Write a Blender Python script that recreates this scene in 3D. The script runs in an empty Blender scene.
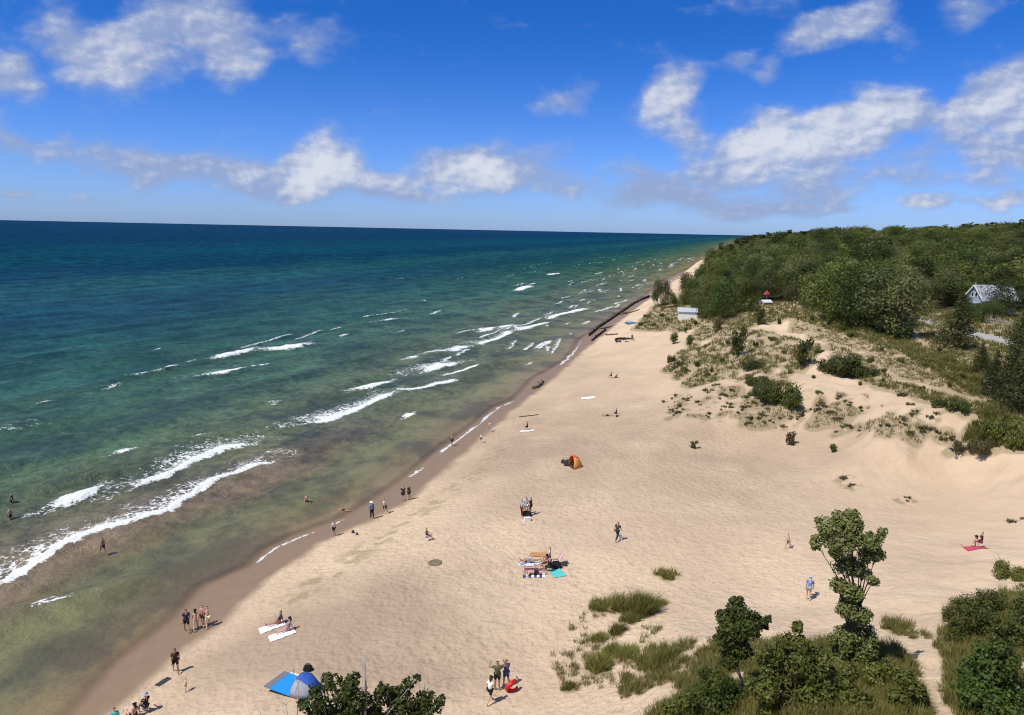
import bpy, bmesh, math, random
import numpy as np
from mathutils import Vector, Matrix
random.seed(7); rng = np.random.default_rng(11)
PI = math.pi
scene = bpy.context.scene
col = scene.collection

# ------------------------------------------------------------------ camera
F = 740.0; CZ = 29.0; PITCH = math.radians(9.75); ROLL = math.radians(1.18)
fwd = np.array([0, math.cos(PITCH), -math.sin(PITCH)])
_r0 = np.array([1.0, 0, 0]); _u0 = np.cross(_r0, fwd)
right = _r0*math.cos(ROLL) + _u0*math.sin(ROLL); upv = np.cross(right, fwd)
cam_d = bpy.data.cameras.new('camera'); cam = bpy.data.objects.new('camera', cam_d); col.objects.link(cam)
cam_d.sensor_width = 36.0; cam_d.lens = F/1024*36; cam_d.clip_start = 0.5; cam_d.clip_end = 200000
m = Matrix.Identity(4)
for i in range(3):
    m[i][0] = right[i]; m[i][1] = upv[i]; m[i][2] = -fwd[i]
m[2][3] = CZ
cam.matrix_world = m
scene.camera = cam

def ray(px, py):
    px = np.asarray(px, float); py = np.asarray(py, float)
    return fwd + right*((px-512)/F)[..., None] + upv*((357.5-py)/F)[..., None]
def onz(px, py, z=0.0):
    d = ray(px, py); t = (z-CZ)/d[..., 2]
    return np.stack([d[..., 0]*t, d[..., 1]*t], -1)
def project(p):
    q = np.asarray(p, float) - np.array([0, 0, CZ])
    z = q@fwd
    return 512+F*(q@right)/z, 357.5-F*(q@upv)/z

# ------------------------------------------------------------------ noise
def _h(ix, iy, s):
    v = np.sin(ix*127.1 + iy*311.7 + s*74.7)*43758.5453
    return v - np.floor(v)
def vnoise(x, y, s=0):
    ix = np.floor(x); iy = np.floor(y); fx = x-ix; fy = y-iy
    fx = fx*fx*(3-2*fx); fy = fy*fy*(3-2*fy)
    return ((_h(ix, iy, s)*(1-fx)+_h(ix+1, iy, s)*fx)*(1-fy) + (_h(ix, iy+1, s)*(1-fx)+_h(ix+1, iy+1, s)*fx)*fy)
def fbm(x, y, s=0, o=4):
    a = 0.5; t = 0; n = 0
    for k in range(o):
        t = t + a*vnoise(x, y, s+k*3.3); n += a; a *= .5; x = x*2.03+7.1; y = y*2.03-3.7
    return t/n
def sstep(a, b, x):
    t = np.clip((x-a)/(b-a), 0, 1); return t*t*(3-2*t)

# ------------------------------------------------------------------ object helpers
def tag(o, label=None, cat=None, group=None, kind=None):
    if label: o['label'] = label
    if cat: o['category'] = cat
    if group: o['group'] = group
    if kind: o['kind'] = kind
    return o
def link(name, me, mats=(), parent=None):
    o = bpy.data.objects.new(name, me); col.objects.link(o)
    for mm in (mats if isinstance(mats, (list, tuple)) else [mats]):
        if me is not None and len(me.materials) < 8: me.materials.append(mm)
    if parent: o.parent = parent
    return o
def empty(name, loc, rz=0.0):
    o = bpy.data.objects.new(name, None); col.objects.link(o); o.location = loc; o.rotation_euler = (0, 0, rz)
    o.empty_display_size = .3
    return o
def mesh_np(name, v, f, smooth=True, mi=None):
    """v (n,3); f (m,k) equal sized faces"""
    me = bpy.data.meshes.new(name); v = np.ascontiguousarray(v, np.float32); f = np.ascontiguousarray(f, np.int32)
    k = f.shape[1]
    me.vertices.add(len(v)); me.vertices.foreach_set('co', v.ravel())
    me.loops.add(f.size); me.loops.foreach_set('vertex_index', f.ravel())
    me.polygons.add(len(f)); me.polygons.foreach_set('loop_start', np.arange(len(f), dtype=np.int32)*k)
    me.polygons.foreach_set('use_smooth', np.full(len(f), smooth, bool))
    if mi is not None: me.polygons.foreach_set('material_index', np.asarray(mi, np.int32))
    me.update(calc_edges=True)
    return me
def vcol(me, name, c):
    a = me.attributes.new(name, 'FLOAT_COLOR', 'POINT'); a.data.foreach_set('color', np.ascontiguousarray(c, np.float32).ravel())

class MB:
    """collects boxes, tubes, lathes into one mesh"""
    def __init__(s): s.v = []; s.f = []; s.m = []
    def add(s, v, f, m=0):
        o = len(s.v); s.v += [tuple(p) for p in v]; s.f += [tuple(i+o for i in q) for q in f]; s.m += [m]*len(f)
    def box(s, c, d, rz=0, m=0, rot=None):
        x, y, z = d[0]/2, d[1]/2, d[2]/2
        pts = [Vector((a*x, b*y, e*z)) for a in (-1, 1) for b in (-1, 1) for e in (-1, 1)]
        R = rot if rot is not None else Matrix.Rotation(rz, 3, 'Z')
        s.add([R@p+Vector(c) for p in pts], [(0, 1, 3, 2), (4, 6, 7, 5), (0, 4, 5, 1), (2, 3, 7, 6), (0, 2, 6, 4), (1, 5, 7, 3)], m)
    def tube(s, pts, rad, n=6, m=0, cap=True):
        pts = [Vector(p) for p in pts]; rs = rad if isinstance(rad, (list, tuple)) else [rad]*len(pts)
        V = []; prev = None
        for i, p in enumerate(pts):
            t = (pts[min(i+1, len(pts)-1)] - pts[max(i-1, 0)])
            t = t.normalized() if t.length > 1e-9 else Vector((0, 0, 1))
            a = t.orthogonal().normalized() if prev is None else (prev - t*prev.dot(t)).normalized()
            prev = a; b = t.cross(a)
            for k in range(n):
                th = 2*PI*k/n; V.append(p + (a*math.cos(th)+b*math.sin(th))*rs[i])
        Fc = [(i*n+k, i*n+(k+1) % n, (i+1)*n+(k+1) % n, (i+1)*n+k) for i in range(len(pts)-1) for k in range(n)]
        if cap: Fc += [tuple(range(n))[::-1], tuple((len(pts)-1)*n+k for k in range(n))]
        s.add(V, Fc, m)
    def sphere(s, c, r, n=8, m=0):
        r = r if isinstance(r, (tuple, list)) else (r, r, r)
        V = [(c[0], c[1], c[2]+r[2])]; k2 = n//2
        for i in range(1, k2):
            a = PI*i/k2
            for k in range(n):
                b = 2*PI*k/n; V.append((c[0]+r[0]*math.sin(a)*math.cos(b), c[1]+r[1]*math.sin(a)*math.sin(b), c[2]+r[2]*math.cos(a)))
        V.append((c[0], c[1], c[2]-r[2])); L = len(V)-1
        Fc = [(0, 1+k, 1+(k+1) % n) for k in range(n)]
        for i in range(k2-2):
            for k in range(n): Fc.append((1+i*n+k, 1+(i+1)*n+k, 1+(i+1)*n+(k+1) % n, 1+i*n+(k+1) % n))
        Fc += [(L, 1+(k2-2)*n+(k+1) % n, 1+(k2-2)*n+k) for k in range(n)]
        s.add(V, Fc, m)
    def mesh(s, name, smooth=False):
        me = bpy.data.meshes.new(name); me.from_pydata(s.v, [], s.f)
        me.polygons.foreach_set('material_index', s.m)
        if smooth: me.polygons.foreach_set('use_smooth', [True]*len(s.f))
        me.update(); return me
    def build(s, name, mats, parent=None, smooth=False):
        return link(name, s.mesh(name, smooth), mats, parent)

# ------------------------------------------------------------------ materials
class NT:
    def __init__(s, tree): s.t = tree; s.n = tree.nodes; s.l = tree.links
    def add(s, ty, **kw):
        n = s.n.new(ty)
        for k, v in kw.items():
            if k.startswith('i_'):
                key = k[2:]; key = int(key) if key.isdigit() else key.replace('_', ' ')
                s.put(n.inputs[key], v)
            else: setattr(n, k, v)
        return n
    def put(s, sock, v):
        if isinstance(v, bpy.types.NodeSocket): s.l.new(v, sock)
        else: sock.default_value = v
    def math(s, op, a, b=0.0, c=0.0, clamp=False):
        n = s.n.new('ShaderNodeMath'); n.operation = op; n.use_clamp = clamp
        s.put(n.inputs[0], a); s.put(n.inputs[1], b); s.put(n.inputs[2], c); return n.outputs[0]
    def mix(s, f, a, b, mode='MIX'):
        n = s.n.new('ShaderNodeMix'); n.data_type = 'RGBA'; n.blend_type = mode
        s.put(n.inputs[0], f)
        for i, v in ((6, a), (7, b)): s.put(n.inputs[i], v if isinstance(v, bpy.types.NodeSocket) else (*v, 1) if len(v) == 3 else v)
        return n.outputs[2]
    def step(s, x, a, b):
        n = s.n.new('ShaderNodeMapRange'); n.interpolation_type = 'SMOOTHSTEP'
        s.put(n.inputs[0], x); s.put(n.inputs[1], a); s.put(n.inputs[2], b); return n.outputs[0]
    def noise(s, vec, scale, detail=3, rough=.5, dist=0.0):
        n = s.n.new('ShaderNodeTexNoise'); s.put(n.inputs['Vector'], vec); n.inputs['Scale'].default_value = scale
        n.inputs['Detail'].default_value = detail; n.inputs['Roughness'].default_value = rough; n.inputs['Distortion'].default_value = dist
        return n.outputs['Fac']
def new_mat(name):
    mt = bpy.data.materials.new(name); mt.use_nodes = True; nt = NT(mt.node_tree); nt.n.clear()
    nt.out = nt.add('ShaderNodeOutputMaterial'); return mt, nt
_cm = {}
def paint(c, rough=.75, name='surface', var=.18, scale=6.0, spec=.3):
    """plain coloured surface with slight procedural unevenness"""
    key = (tuple(c), rough, name)
    if key in _cm: return _cm[key]
    mt, t = new_mat(name)
    tc = t.add('ShaderNodeTexCoord').outputs['Object']
    nz = t.noise(tc, scale, 4, .6)
    a = tuple(min(1, x*(1-var)) for x in c); b = tuple(min(1, x*(1+var)) for x in c)
    bc = t.mix(nz, a, b)
    bmp = t.add('ShaderNodeBump', i_Height=nz, i_Strength=.25, i_Distance=.02)
    p = t.add('ShaderNodeBsdfPrincipled', i_Base_Color=bc, i_Roughness=rough, i_Normal=bmp.outputs[0])
    p.inputs['Specular IOR Level'].default_value = spec
    t.l.new(p.outputs[0], t.out.inputs[0]); _cm[key] = mt; return mt

def leaf_material(name, c1, c2, hue=.02, trans=.25, dry=(.16, .12, .05)):
    mt, t = new_mat(name)
    at = t.add('ShaderNodeAttribute', attribute_name='tint').outputs['Color']
    sp = t.add('ShaderNodeSeparateColor', i_0=at)
    bc = t.mix(sp.outputs[0], c1, c2)
    bc = t.mix(sp.outputs[1], bc, dry)
    oi = t.add('ShaderNodeObjectInfo').outputs['Random']
    hs = t.add('ShaderNodeHueSaturation', i_Color=bc)
    t.put(hs.inputs['Hue'], t.math('ADD', t.math('MULTIPLY', oi, hue), .5-hue/2))
    v = t.math('ADD', t.math('MULTIPLY', t.math('FRACT', t.math('MULTIPLY', oi, 7.31)), .85), .60)
    t.put(hs.inputs['Value'], v); bc = hs.outputs[0]
    p = t.add('ShaderNodeBsdfPrincipled', i_Base_Color=bc, i_Roughness=.55); p.inputs['Specular IOR Level'].default_value = .25
    tr = t.add('ShaderNodeBsdfTranslucent', i_Color=t.mix(.5, bc, (.10, .13, .02)))
    ms = t.add('ShaderNodeMixShader', i_0=trans); t.l.new(p.outputs[0], ms.inputs[1]); t.l.new(tr.outputs[0], ms.inputs[2])
    t.l.new(ms.outputs[0], t.out.inputs[0]); return mt

LEAF_DARK = leaf_material('leaf_dark', (.020, .034, .005), (.080, .112, .020), hue=.04)
LEAF_MID = leaf_material('leaf_mid', (.038, .054, .009), (.135, .156, .032), hue=.05)
LEAF_PALE = leaf_material('leaf_pale', (.075, .088, .026), (.180, .195, .070), hue=.04)
LEAF_PINE = leaf_material('leaf_needle', (.018, .026, .006), (.060, .074, .018))
LEAF_BRUSH = leaf_material('leaf_brush', (.045, .042, .015), (.120, .105, .042), dry=(.13, .095, .06))
LEAF_FRESH = leaf_material('leaf_fresh', (.050, .066, .010), (.190, .208, .042), hue=.02)
LEAF_POPLAR = leaf_material('leaf_poplar', (.048, .064, .014), (.190, .205, .066), hue=.01)
GRASS = leaf_material('grass_blade', (.085, .100, .014), (.235, .236, .050), trans=.2, dry=(.32, .25, .11))
BARK = paint((.115, .09, .068), .9, 'bark', .35, 9)
BARK_PALE = paint((.30, .265, .22), .9, 'bark_pale', .3, 9)
DEADWOOD = paint((.38, .345, .30), .9, 'dead_wood', .3, 14)
DRIFT = paint((.10, .08, .065), .9, 'driftwood', .35, 5)

# ------------------------------------------------------------------ terrain height
SH = np.array([(80,715),(129,659),(180,620),(210,587),(254,567),(272,550),(298,537),(348,518),(372,504),(409,478),(440,452),(459,438),(479,423),(498,407),(516,400),(524,392),(534,380),(553,369),(570,358),(581,340),(612,318),(640,300),(665,280),(689,269),(697,262),(721,253),(730,246),(745,238)], float)
SHW = onz(SH[:, 0], SH[:, 1])
SHW = np.vstack([[(-70, -200), (-36, 5)], SHW, [(9000, 26000), (30000, 80000)]])
DRY = np.array([(104,715),(141,677),(180,647),(207,628),(231,613),(234,602),(261,581),(300,557),(313,544),(354,526),(398,506),(424,485),(440,474),(465,450),(489,429),(508,413),(526,398),(540,389),(562,370),(586,347),(600,338),(625,318),(648,301),(672,282),(690,271)], float)
DRW = onz(DRY[:, 0], DRY[:, 1], .35)
DRW = np.vstack([[(-60, -200), (-28, 5)], DRW, [(235, 850), (3000, 9000), (30000, 70000)]])
def signed(poly, x, y):
    """distance to polyline, positive inland (right of it)"""
    best = np.full(x.shape, 1e18); sg = np.ones(x.shape)
    for a, b in zip(poly[:-1], poly[1:]):
        ab = b-a; L2 = ab@ab
        t = np.clip(((x-a[0])*ab[0]+(y-a[1])*ab[1])/L2, 0, 1)
        dx = x-a[0]-t*ab[0]; dy = y-a[1]-t*ab[1]; d = dx*dx+dy*dy
        m_ = d < best; best = np.where(m_, d, best); sg = np.where(m_, np.sign(ab[1]*dx-ab[0]*dy), sg)
    return np.sqrt(best)*sg

CP = [(200,700,1.6),(330,640,2.2),(450,560,2.2),(430,700,2.6),(550,690,3.0),(560,620,2.9),(500,480,2.0),(560,440,2.2),(600,380,2.2),(620,345,2.4),(635,325,2.6),(650,400,2.8),(620,520,2.8),(700,540,3.2),(680,470,3.2),(780,540,3.6),(800,600,4.2),(900,540,4.2),(1000,540,4.5),(850,470,4.2),(950,470,5.0),(740,440,3.6),(660,360,3.2),
 (655,385,3.4),(690,430,4),(760,430,4.6),(860,440,5.5),(940,450,6.5),(1010,460,7),
 (700,360,6),(740,385,7),(780,405,7),(690,335,5),(730,335,8.5),(760,315,10.5),(800,310,11),(840,350,10.5),(800,370,9.5),(830,395,8.5),(900,425,8.3),(960,415,9.5),(1010,415,10),
 (880,340,10.5),(900,370,10.3),(960,380,10),(850,325,11),(820,310,11.3),(960,345,10.5),(1010,350,11.5),(930,318,11.5),(760,345,9.2),(700,318,5.2),(660,318,3.4),(680,322,4.2),
 (600,640,3.4),(640,610,3.4),(650,660,4.5),(620,710,4.8),(700,640,6),(700,680,7.2),(740,640,6.8),(760,700,9.5),(820,660,9),(860,650,8.8),(850,710,11),(910,630,7),(930,680,9.5),(950,640,8.5),(970,600,7.5),(1010,600,8),(1010,575,6.5),(1000,640,9.5),(1010,700,12),(940,715,11.5)]
CPW = []
for px, py, z in CP:
    w = onz(float(px), float(py), z); CPW.append((w[0], w[1], z))
POL = [(-20,24,6),(-5,24,7),(10,24,9),(25,24,13),(40,24,15),(-30,14,12),(-10,14,15),(10,14,16),(30,14,18),(45,14,18),(-40,6,20),(0,6,22),(40,6,22),(0,1.5,25),(-55,24,6),(60,24,15),(50,45,11),(60,60,12),(50,80,12),(50,120,13),(44,60,9),(42,90,10),
 (10,300,4),(10,600,7),(14,250,4.5),(14,300,5),(14,500,3),(14,750,3),(16,300,7),(16,500,7),(16,700,5),(18,350,9.5),(18,500,15),(21.5,260,10.5),(21.5,350,14),(21.5,500,22),(27.7,220,11.5),(31,165,12.0),(32.6,196,13.0),(32.6,175,12.4),(35,185,12.8),(27.7,300,12.5),(27.7,400,20),(27.7,500,25),(30,200,12.2),(31,300,14),(31,400,20),(31,500,28),(36,200,12),(36,300,15),(36,400,21),(36,500,27),(45,300,16),(45,500,28),(55,300,16),(55,500,28),
 (12,1200,9),(14,2500,10),(18,900,19),(24,900,24),(32,900,26),(42,900,26),(55,900,26),(18,2500,22),(32,2500,26),(50,2500,26),(20,9000,15),(40,9000,15),(60,9000,15),(10,9000,8)]
for a, r, z in POL: CPW.append((r*math.sin(math.radians(a)), r*math.cos(math.radians(a)), z))
CPW = np.array(CPW)
def _uv(x, y): return np.stack([np.arctan2(x, y), np.log(np.hypot(x, y)+.5)], -1)
_c = _uv(CPW[:, 0], CPW[:, 1])
def _phi(d2): return np.where(d2 > 1e-14, .5*d2*np.log(np.maximum(d2, 1e-14)), 0)
_n = len(_c)
_K = _phi(((_c[:, None]-_c[None])**2).sum(-1)) + np.eye(_n)*6e-5
_Pm = np.hstack([np.ones((_n, 1)), _c])
_A = np.zeros((_n+3, _n+3)); _A[:_n, :_n] = _K; _A[:_n, _n:] = _Pm; _A[_n:, :_n] = _Pm.T
_W = np.linalg.solve(_A, np.concatenate([CPW[:, 2], np.zeros(3)]))
def tps(x, y):
    sh = x.shape; q = _uv(x.ravel(), y.ravel()); out = np.empty(len(q))
    for i in range(0, len(q), 20000):
        c = q[i:i+20000]; d2 = ((c[:, None]-_c[None])**2).sum(-1)
        out[i:i+20000] = _phi(d2)@_W[:_n] + _W[_n] + c@_W[_n+1:]
    return out.reshape(sh)

AZ = np.radians(np.concatenate([np.arange(-52, 52.01, .2), np.arange(56, 306, 4.0)]))
NA = 521
rr = [1.0]
while rr[-1] < 60000:
    r = rr[-1]; dr = .045*r if r < 18 else max(.22, r*r/21460*.95)
    if r > 420: dr = max(.02*r, 6)
    if r > 2500: dr = .1*r
    rr.append(r+dr)
RR = np.array(rr)
A2, R2 = np.meshgrid(AZ, RR, indexing='ij')
X2 = R2*np.sin(A2); Y2 = R2*np.cos(A2)
S2 = signed(SHW, X2, Y2)              # metres inland of the water's edge
D2 = signed(DRW, X2, Y2)
Z2 = np.clip(tps(X2, Y2), .8, 45)
Z2 = Z2 + (fbm(X2/70, Y2/70, 2, 3)-.5)*13*sstep(280, 420, R2)*sstep(.30, .40, A2)
# hummocks, wind ripples, trodden unevenness
dune = sstep(3.2, 7, Z2)*(1-sstep(240, 330, R2))*(1-.85*sstep(.42, .50, A2)*sstep(130, 160, R2))
Z2 = Z2 + dune*((np.abs(fbm(X2/11, Y2/11, 3)-.5)*-5.0+.7 + (fbm(X2/6, Y2/6, 4)-.5)*1.8)*sstep(40, 80, R2) + (fbm(X2/2.6, Y2/2.6, 5)-.5)*.8) + (fbm(X2/5, Y2/5, 9)-.5)*.22*sstep(5, 15, S2)
Z2 = Z2 + (fbm(X2/.9, Y2/.9, 12, 3)-.5)*.10*sstep(1.5, 6, D2)*(1-sstep(150, 250, R2))
Z2 = np.where(S2 > 0, Z2*sstep(0, 15, S2) + np.minimum(S2*.05, .35)*(1-sstep(8, 16, S2)), np.maximum(S2*.06, -6))
Z2 = np.where((R2 > 12000) & (S2 > 0), np.minimum(Z2, 12), Z2)
def Hg(x, y):
    """terrain height by lookup in the polar sheet (front sector)"""
    a = (np.arctan2(x, y)-AZ[0])/math.radians(.2); a = np.clip(a, 0, NA-1.001)
    r = np.clip(np.interp(np.hypot(x, y), RR, np.arange(len(RR))), 0, len(RR)-1.001)
    i = a.astype(int); j = r.astype(int); fa = a-i; fr = r-j
    return (Z2[i, j]*(1-fa)+Z2[i+1, j]*fa)*(1-fr) + (Z2[i, j+1]*(1-fa)+Z2[i+1, j+1]*fa)*fr
_ts = np.concatenate([np.arange(8, 120, .25), 120*1.006**np.arange(0, 700)])
def hits(px, py):
    d = ray(np.atleast_1d(px), np.atleast_1d(py)); d = d/np.linalg.norm(d[:, :2], axis=1)[:, None]
    out = np.zeros((len(d), 3))
    for k, q in enumerate(d):
        x = q[0]*_ts; y = q[1]*_ts; below = CZ+q[2]*_ts <= Hg(x, y)
        j = int(np.argmax(below)) if below.any() else len(_ts)-1
        lo, hi = _ts[max(j-1, 0)], _ts[j]
        for _ in range(14):
            md = (lo+hi)/2
            if CZ+q[2]*md <= float(Hg(np.array(q[0]*md), np.array(q[1]*md))): hi = md
            else: lo = md
        out[k] = (q[0]*hi, q[1]*hi, CZ+q[2]*hi)
    return out
def at(px, py): return Vector(hits(float(px), float(py))[0])
def gz(x, y): return float(Hg(np.array(float(x)), np.array(float(y))))
def pxsize(p): return (Vector(p)-Vector((0, 0, CZ))).length/F     # metres per pixel at a place

def in_poly(poly, n, dens=None):
    poly = np.array(poly, float); lo = poly.min(0); hi = poly.max(0); out = []
    while len(out) < n:
        q = lo+(hi-lo)*rng.random((4*n+20, 2)); ins = np.zeros(len(q), bool); j = len(poly)-1
        for i in range(len(poly)):
            a = poly[i]; b = poly[j]
            c = ((a[1] > q[:, 1]) != (b[1] > q[:, 1])) & (q[:, 0] < (b[0]-a[0])*(q[:, 1]-a[1])/(b[1]-a[1]+1e-12)+a[0])
            ins ^= c; j = i
        q = q[ins]
        out += list(q)
    return np.array(out[:n])

# ------------------------------------------------------------------ grass
grass_pts = []      # every tuft, to stain the sand with litter beneath it
def grass_mesh(base, nb, h, w, spread, green, lean=.35):
    """base (n,3) tufts -> blades as bent tapering strips"""
    n = len(base); N = n*nb
    b = np.repeat(base, nb, 0); g = np.repeat(np.broadcast_to(green, n), nb); hh = np.repeat(np.broadcast_to(h, n), nb)*rng.uniform(.55, 1.15, N)
    ww = np.repeat(np.broadcast_to(w, n), nb)*rng.uniform(.7, 1.2, N); sp = np.repeat(np.broadcast_to(spread, n), nb)
    th = rng.uniform(0, 2*PI, N); rad = np.sqrt(rng.random(N))*sp
    p0 = b + np.stack([np.cos(th)*rad, np.sin(th)*rad, np.full(N, -.04)], -1)
    th2 = th + rng.normal(0, .9, N); ln = np.abs(rng.normal(lean, .25, N))
    d = np.stack([np.cos(th2)*ln + .12, np.sin(th2)*ln + .05, np.ones(N)], -1); d /= np.linalg.norm(d, axis=1)[:, None]
    d2 = d + np.stack([np.cos(th2)*ln*.9 + .1, np.sin(th2)*ln*.9, np.full(N, -.25)], -1)
    d2 /= np.linalg.norm(d2, axis=1)[:, None]
    ph = rng.uniform(0, 2*PI, N); s = np.stack([np.cos(ph), np.sin(ph), np.zeros(N)], -1)*(ww/2)[:, None]
    p1 = p0 + d*(hh*.55)[:, None]; p2 = p1 + d2*(hh*.5)[:, None]
    V = np.stack([p0-s, p0+s, p1+s*.8, p1-s*.8, p2+s*.15, p2-s*.15], 1).reshape(-1, 3)
    o = np.arange(N)[:, None]*6
    Fc = np.stack([o+np.array([[0, 1, 2, 3]]), o+np.array([[3, 2, 4, 5]])], 1).reshape(-1, 4)
    me = mesh_np('grass', V, Fc, False)
    t0 = np.clip(rng.normal(.5, .28, N), 0, 1); t1 = np.clip(rng.normal(1-g, .28, N), 0, 1)
    c = np.stack([t0, t1, np.zeros(N), np.ones(N)], -1); c = np.repeat(c, 6, 0); vcol(me, 'tint', c)
    return me
def grass_area(name, polys, label, group=None):
    Vb = []; nbs = None; H = []; Wd = []; G = []; SP = []
    for poly, dens, h, green, nb, keep in polys:
        a = np.array(poly, float); area = abs(.5*np.sum(a[:, 0]*np.roll(a[:, 1], 1)-a[:, 1]*np.roll(a[:, 0], 1)))
        q = in_poly(poly, int(area*dens)); w = hits(q[:, 0], q[:, 1])
        cl = fbm(w[:, 0]/1.9, w[:, 1]/1.9, 21, 3)
        ok = cl > keep; w = w[ok]; cl = cl[ok]
        ps = np.linalg.norm(w-np.array([0, 0, CZ]), axis=1)/F
        Vb.append(w); H.append(h*(.75+.6*(cl-keep))*rng.uniform(.8, 1.2, len(w))); Wd.append(np.maximum(.014, ps*.45)); G.append(np.clip(green+rng.normal(0, .12, len(w)), 0, 1))
        SP.append(np.maximum(.16, ps*1.6)); nbs = nb
    Vb = np.vstack(Vb); grass_pts.append(Vb)
    me = grass_mesh(Vb, nbs, np.concatenate(H), np.concatenate(Wd), np.concatenate(SP), np.concatenate(G))
    return tag(link(name, me, GRASS), label, None, None, 'stuff')

H3 = [(640,722),(672,700),(700,688),(742,652),(790,646),(840,640),(900,648),(915,668),(930,722)]
H4 = [(950,606),(1000,592),(1030,598),(1030,722),(958,722),(940,690),(946,660),(935,645)]
grass_area('dune_grass', [
    (H3, .16, .62, .86, 22, .28), (H4, .13, .62, .82, 22, .30),
    ([(612,704),(626,672),(652,650),(702,640),(748,650),(735,682),(700,690),(660,694)], .11, .62, .74, 22, .40),
    ([(880,615),(905,622),(932,635),(922,642),(890,633)], .09, .6, .72, 22, .33),
    ([(1005,590),(1030,585),(1030,640),(1012,630)], .10, .6, .8, 22, .42),
    ([(700,650),(740,640),(790,640),(800,650),(745,660)], .09, .6, .7, 22, .4)],
    'thick dune grass covering the slope in the foreground')
grass_area('dune_grass', [
    ([(550,662),(566,630),(590,606),(665,598),(660,640),(640,660),(604,690),(562,690)], .035, .5, .66, 14, .44)],
    'thin scattered dune grass on the sand')
grass_area('dune_grass', [
    ([(662,372),(690,340),(700,326),(760,330),(822,346),(800,390),(760,385),(730,378),(690,388)], 0.42, .75, .78, 7, .44),
    ([(830,345),(850,350),(900,383),(960,398),(1000,408),(990,424),(930,402),(880,387),(835,372)], .34, .6, .80, 7, .28),
    ([(800,312),(860,330),(930,345),(980,370),(985,400),(900,377),(850,347),(790,332)], .46, .42, .06, 7, .40),
    ([(700,318),(760,306),(800,300),(900,336),(960,363),(990,393),(978,398),(900,352),(790,318),(740,330)], .55, .75, .88, 7, .22),
    ([(634,330),(655,306),(680,300),(695,322),(722,320),(684,332)], .5, .8, .82, 7, .26),
    ([(985,402),(1030,402),(1030,452),(962,442)], .36, .9, .82, 7, .30),
    ([(660,412),(700,386),(760,388),(800,400),(850,420),(800,432),(740,426),(690,416)], .16, .42, .12, 7, .50),
    ([(800,396),(860,392),(905,420),(960,436),(930,446),(850,430)], .08, .6, .22, 7, .48),
    ([(915,330),(960,335),(1030,350),(1030,395),(985,385),(940,360)], .4, .7, .8, 7, .22), ([(900,312),(1030,306),(1030,346),(985,334),(915,330)], .45, .7, .72, 7, .2)],
    'patchy grass growing over the dune behind the beach')

# clumps of beach grass one can count
CL = [(600,607,17,7,'low wide clump of dune grass, leftmost of the three big clumps on the sand'),
      (618,609,9,16,'tall dense clump of dune grass between two other big clumps'),
      (642,612,15,18,'largest round clump of dune grass on the open sand'),
      (630,621,10,9,'small clump of dune grass just below the big round clump'),
      (665,577,11,8,'lone clump of dune grass farthest out on the flat sand'),
      (661,604,5,5,'tiny tuft of dune grass right of the big round clump'),
      (600,640,9,8,'clump of dune grass in the middle of the sparse patch'),
      (617,632,7,9,'upright clump of dune grass above the middle clump'),
      (597,668,10,15,'tall clump of dune grass at the foot of the sandy hump'),
      (625,655,16,10,'broad clump of dune grass on the sandy hump'),
      (567,688,7,6,'thin straw coloured clump of grass farthest left'),
      (610,652,8,9,'clump of dune grass above the sandy hump'),
      (662,662,13,13,'tufty green clump of dune grass above the thick slope grass'),
      (893,628,10,7,'clump of dune grass right of the tall tree trunk')]
for px, py, rx, hy, lab in CL:
    p = at(px, py); s = pxsize(p); n = int(10+rx*hy*.22)
    q = np.stack([rng.normal(0, rx*s*.42, n), rng.normal(0, rx*s*.42, n)], -1)
    b = np.stack([p.x+q[:, 0], p.y+q[:, 1], Hg(p.x+q[:, 0], p.y+q[:, 1])], -1); grass_pts.append(b)
    me = grass_mesh(b-np.array(p), 26, hy*s*1.0, max(.014, s*.42), .14, .84)
    o = link('grass_clump', me, GRASS); o.location = p
    tag(o, lab, 'grass clump', 'clumps of dune grass on the beach sand')

# ------------------------------------------------------------------ terrain mesh
nA, nR = A2.shape
Vt = np.stack([X2, Y2, Z2], -1).reshape(-1, 3)
ii, jj = np.meshgrid(np.arange(nA), np.arange(nR-1), indexing='ij'); i2 = (ii+1) % nA
Ft = np.stack([ii*nR+jj, ii*nR+jj+1, i2*nR+jj+1, i2*nR+jj], -1).reshape(-1, 4)
me = mesh_np('ground', Vt, Ft)
wet = 1-sstep(-.5, .9, D2 + (fbm(X2/3, Y2/3, 31)-.5)*1.6)
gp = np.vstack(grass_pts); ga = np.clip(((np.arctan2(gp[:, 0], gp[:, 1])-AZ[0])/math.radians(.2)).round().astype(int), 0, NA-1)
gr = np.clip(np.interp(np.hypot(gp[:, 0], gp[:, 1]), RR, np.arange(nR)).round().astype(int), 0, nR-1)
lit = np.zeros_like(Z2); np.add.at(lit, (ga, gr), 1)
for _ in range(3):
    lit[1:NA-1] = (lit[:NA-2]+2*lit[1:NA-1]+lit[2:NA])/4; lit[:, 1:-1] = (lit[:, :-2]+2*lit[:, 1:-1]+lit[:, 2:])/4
lit = np.clip(lit*3.2, 0, 1)
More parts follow.
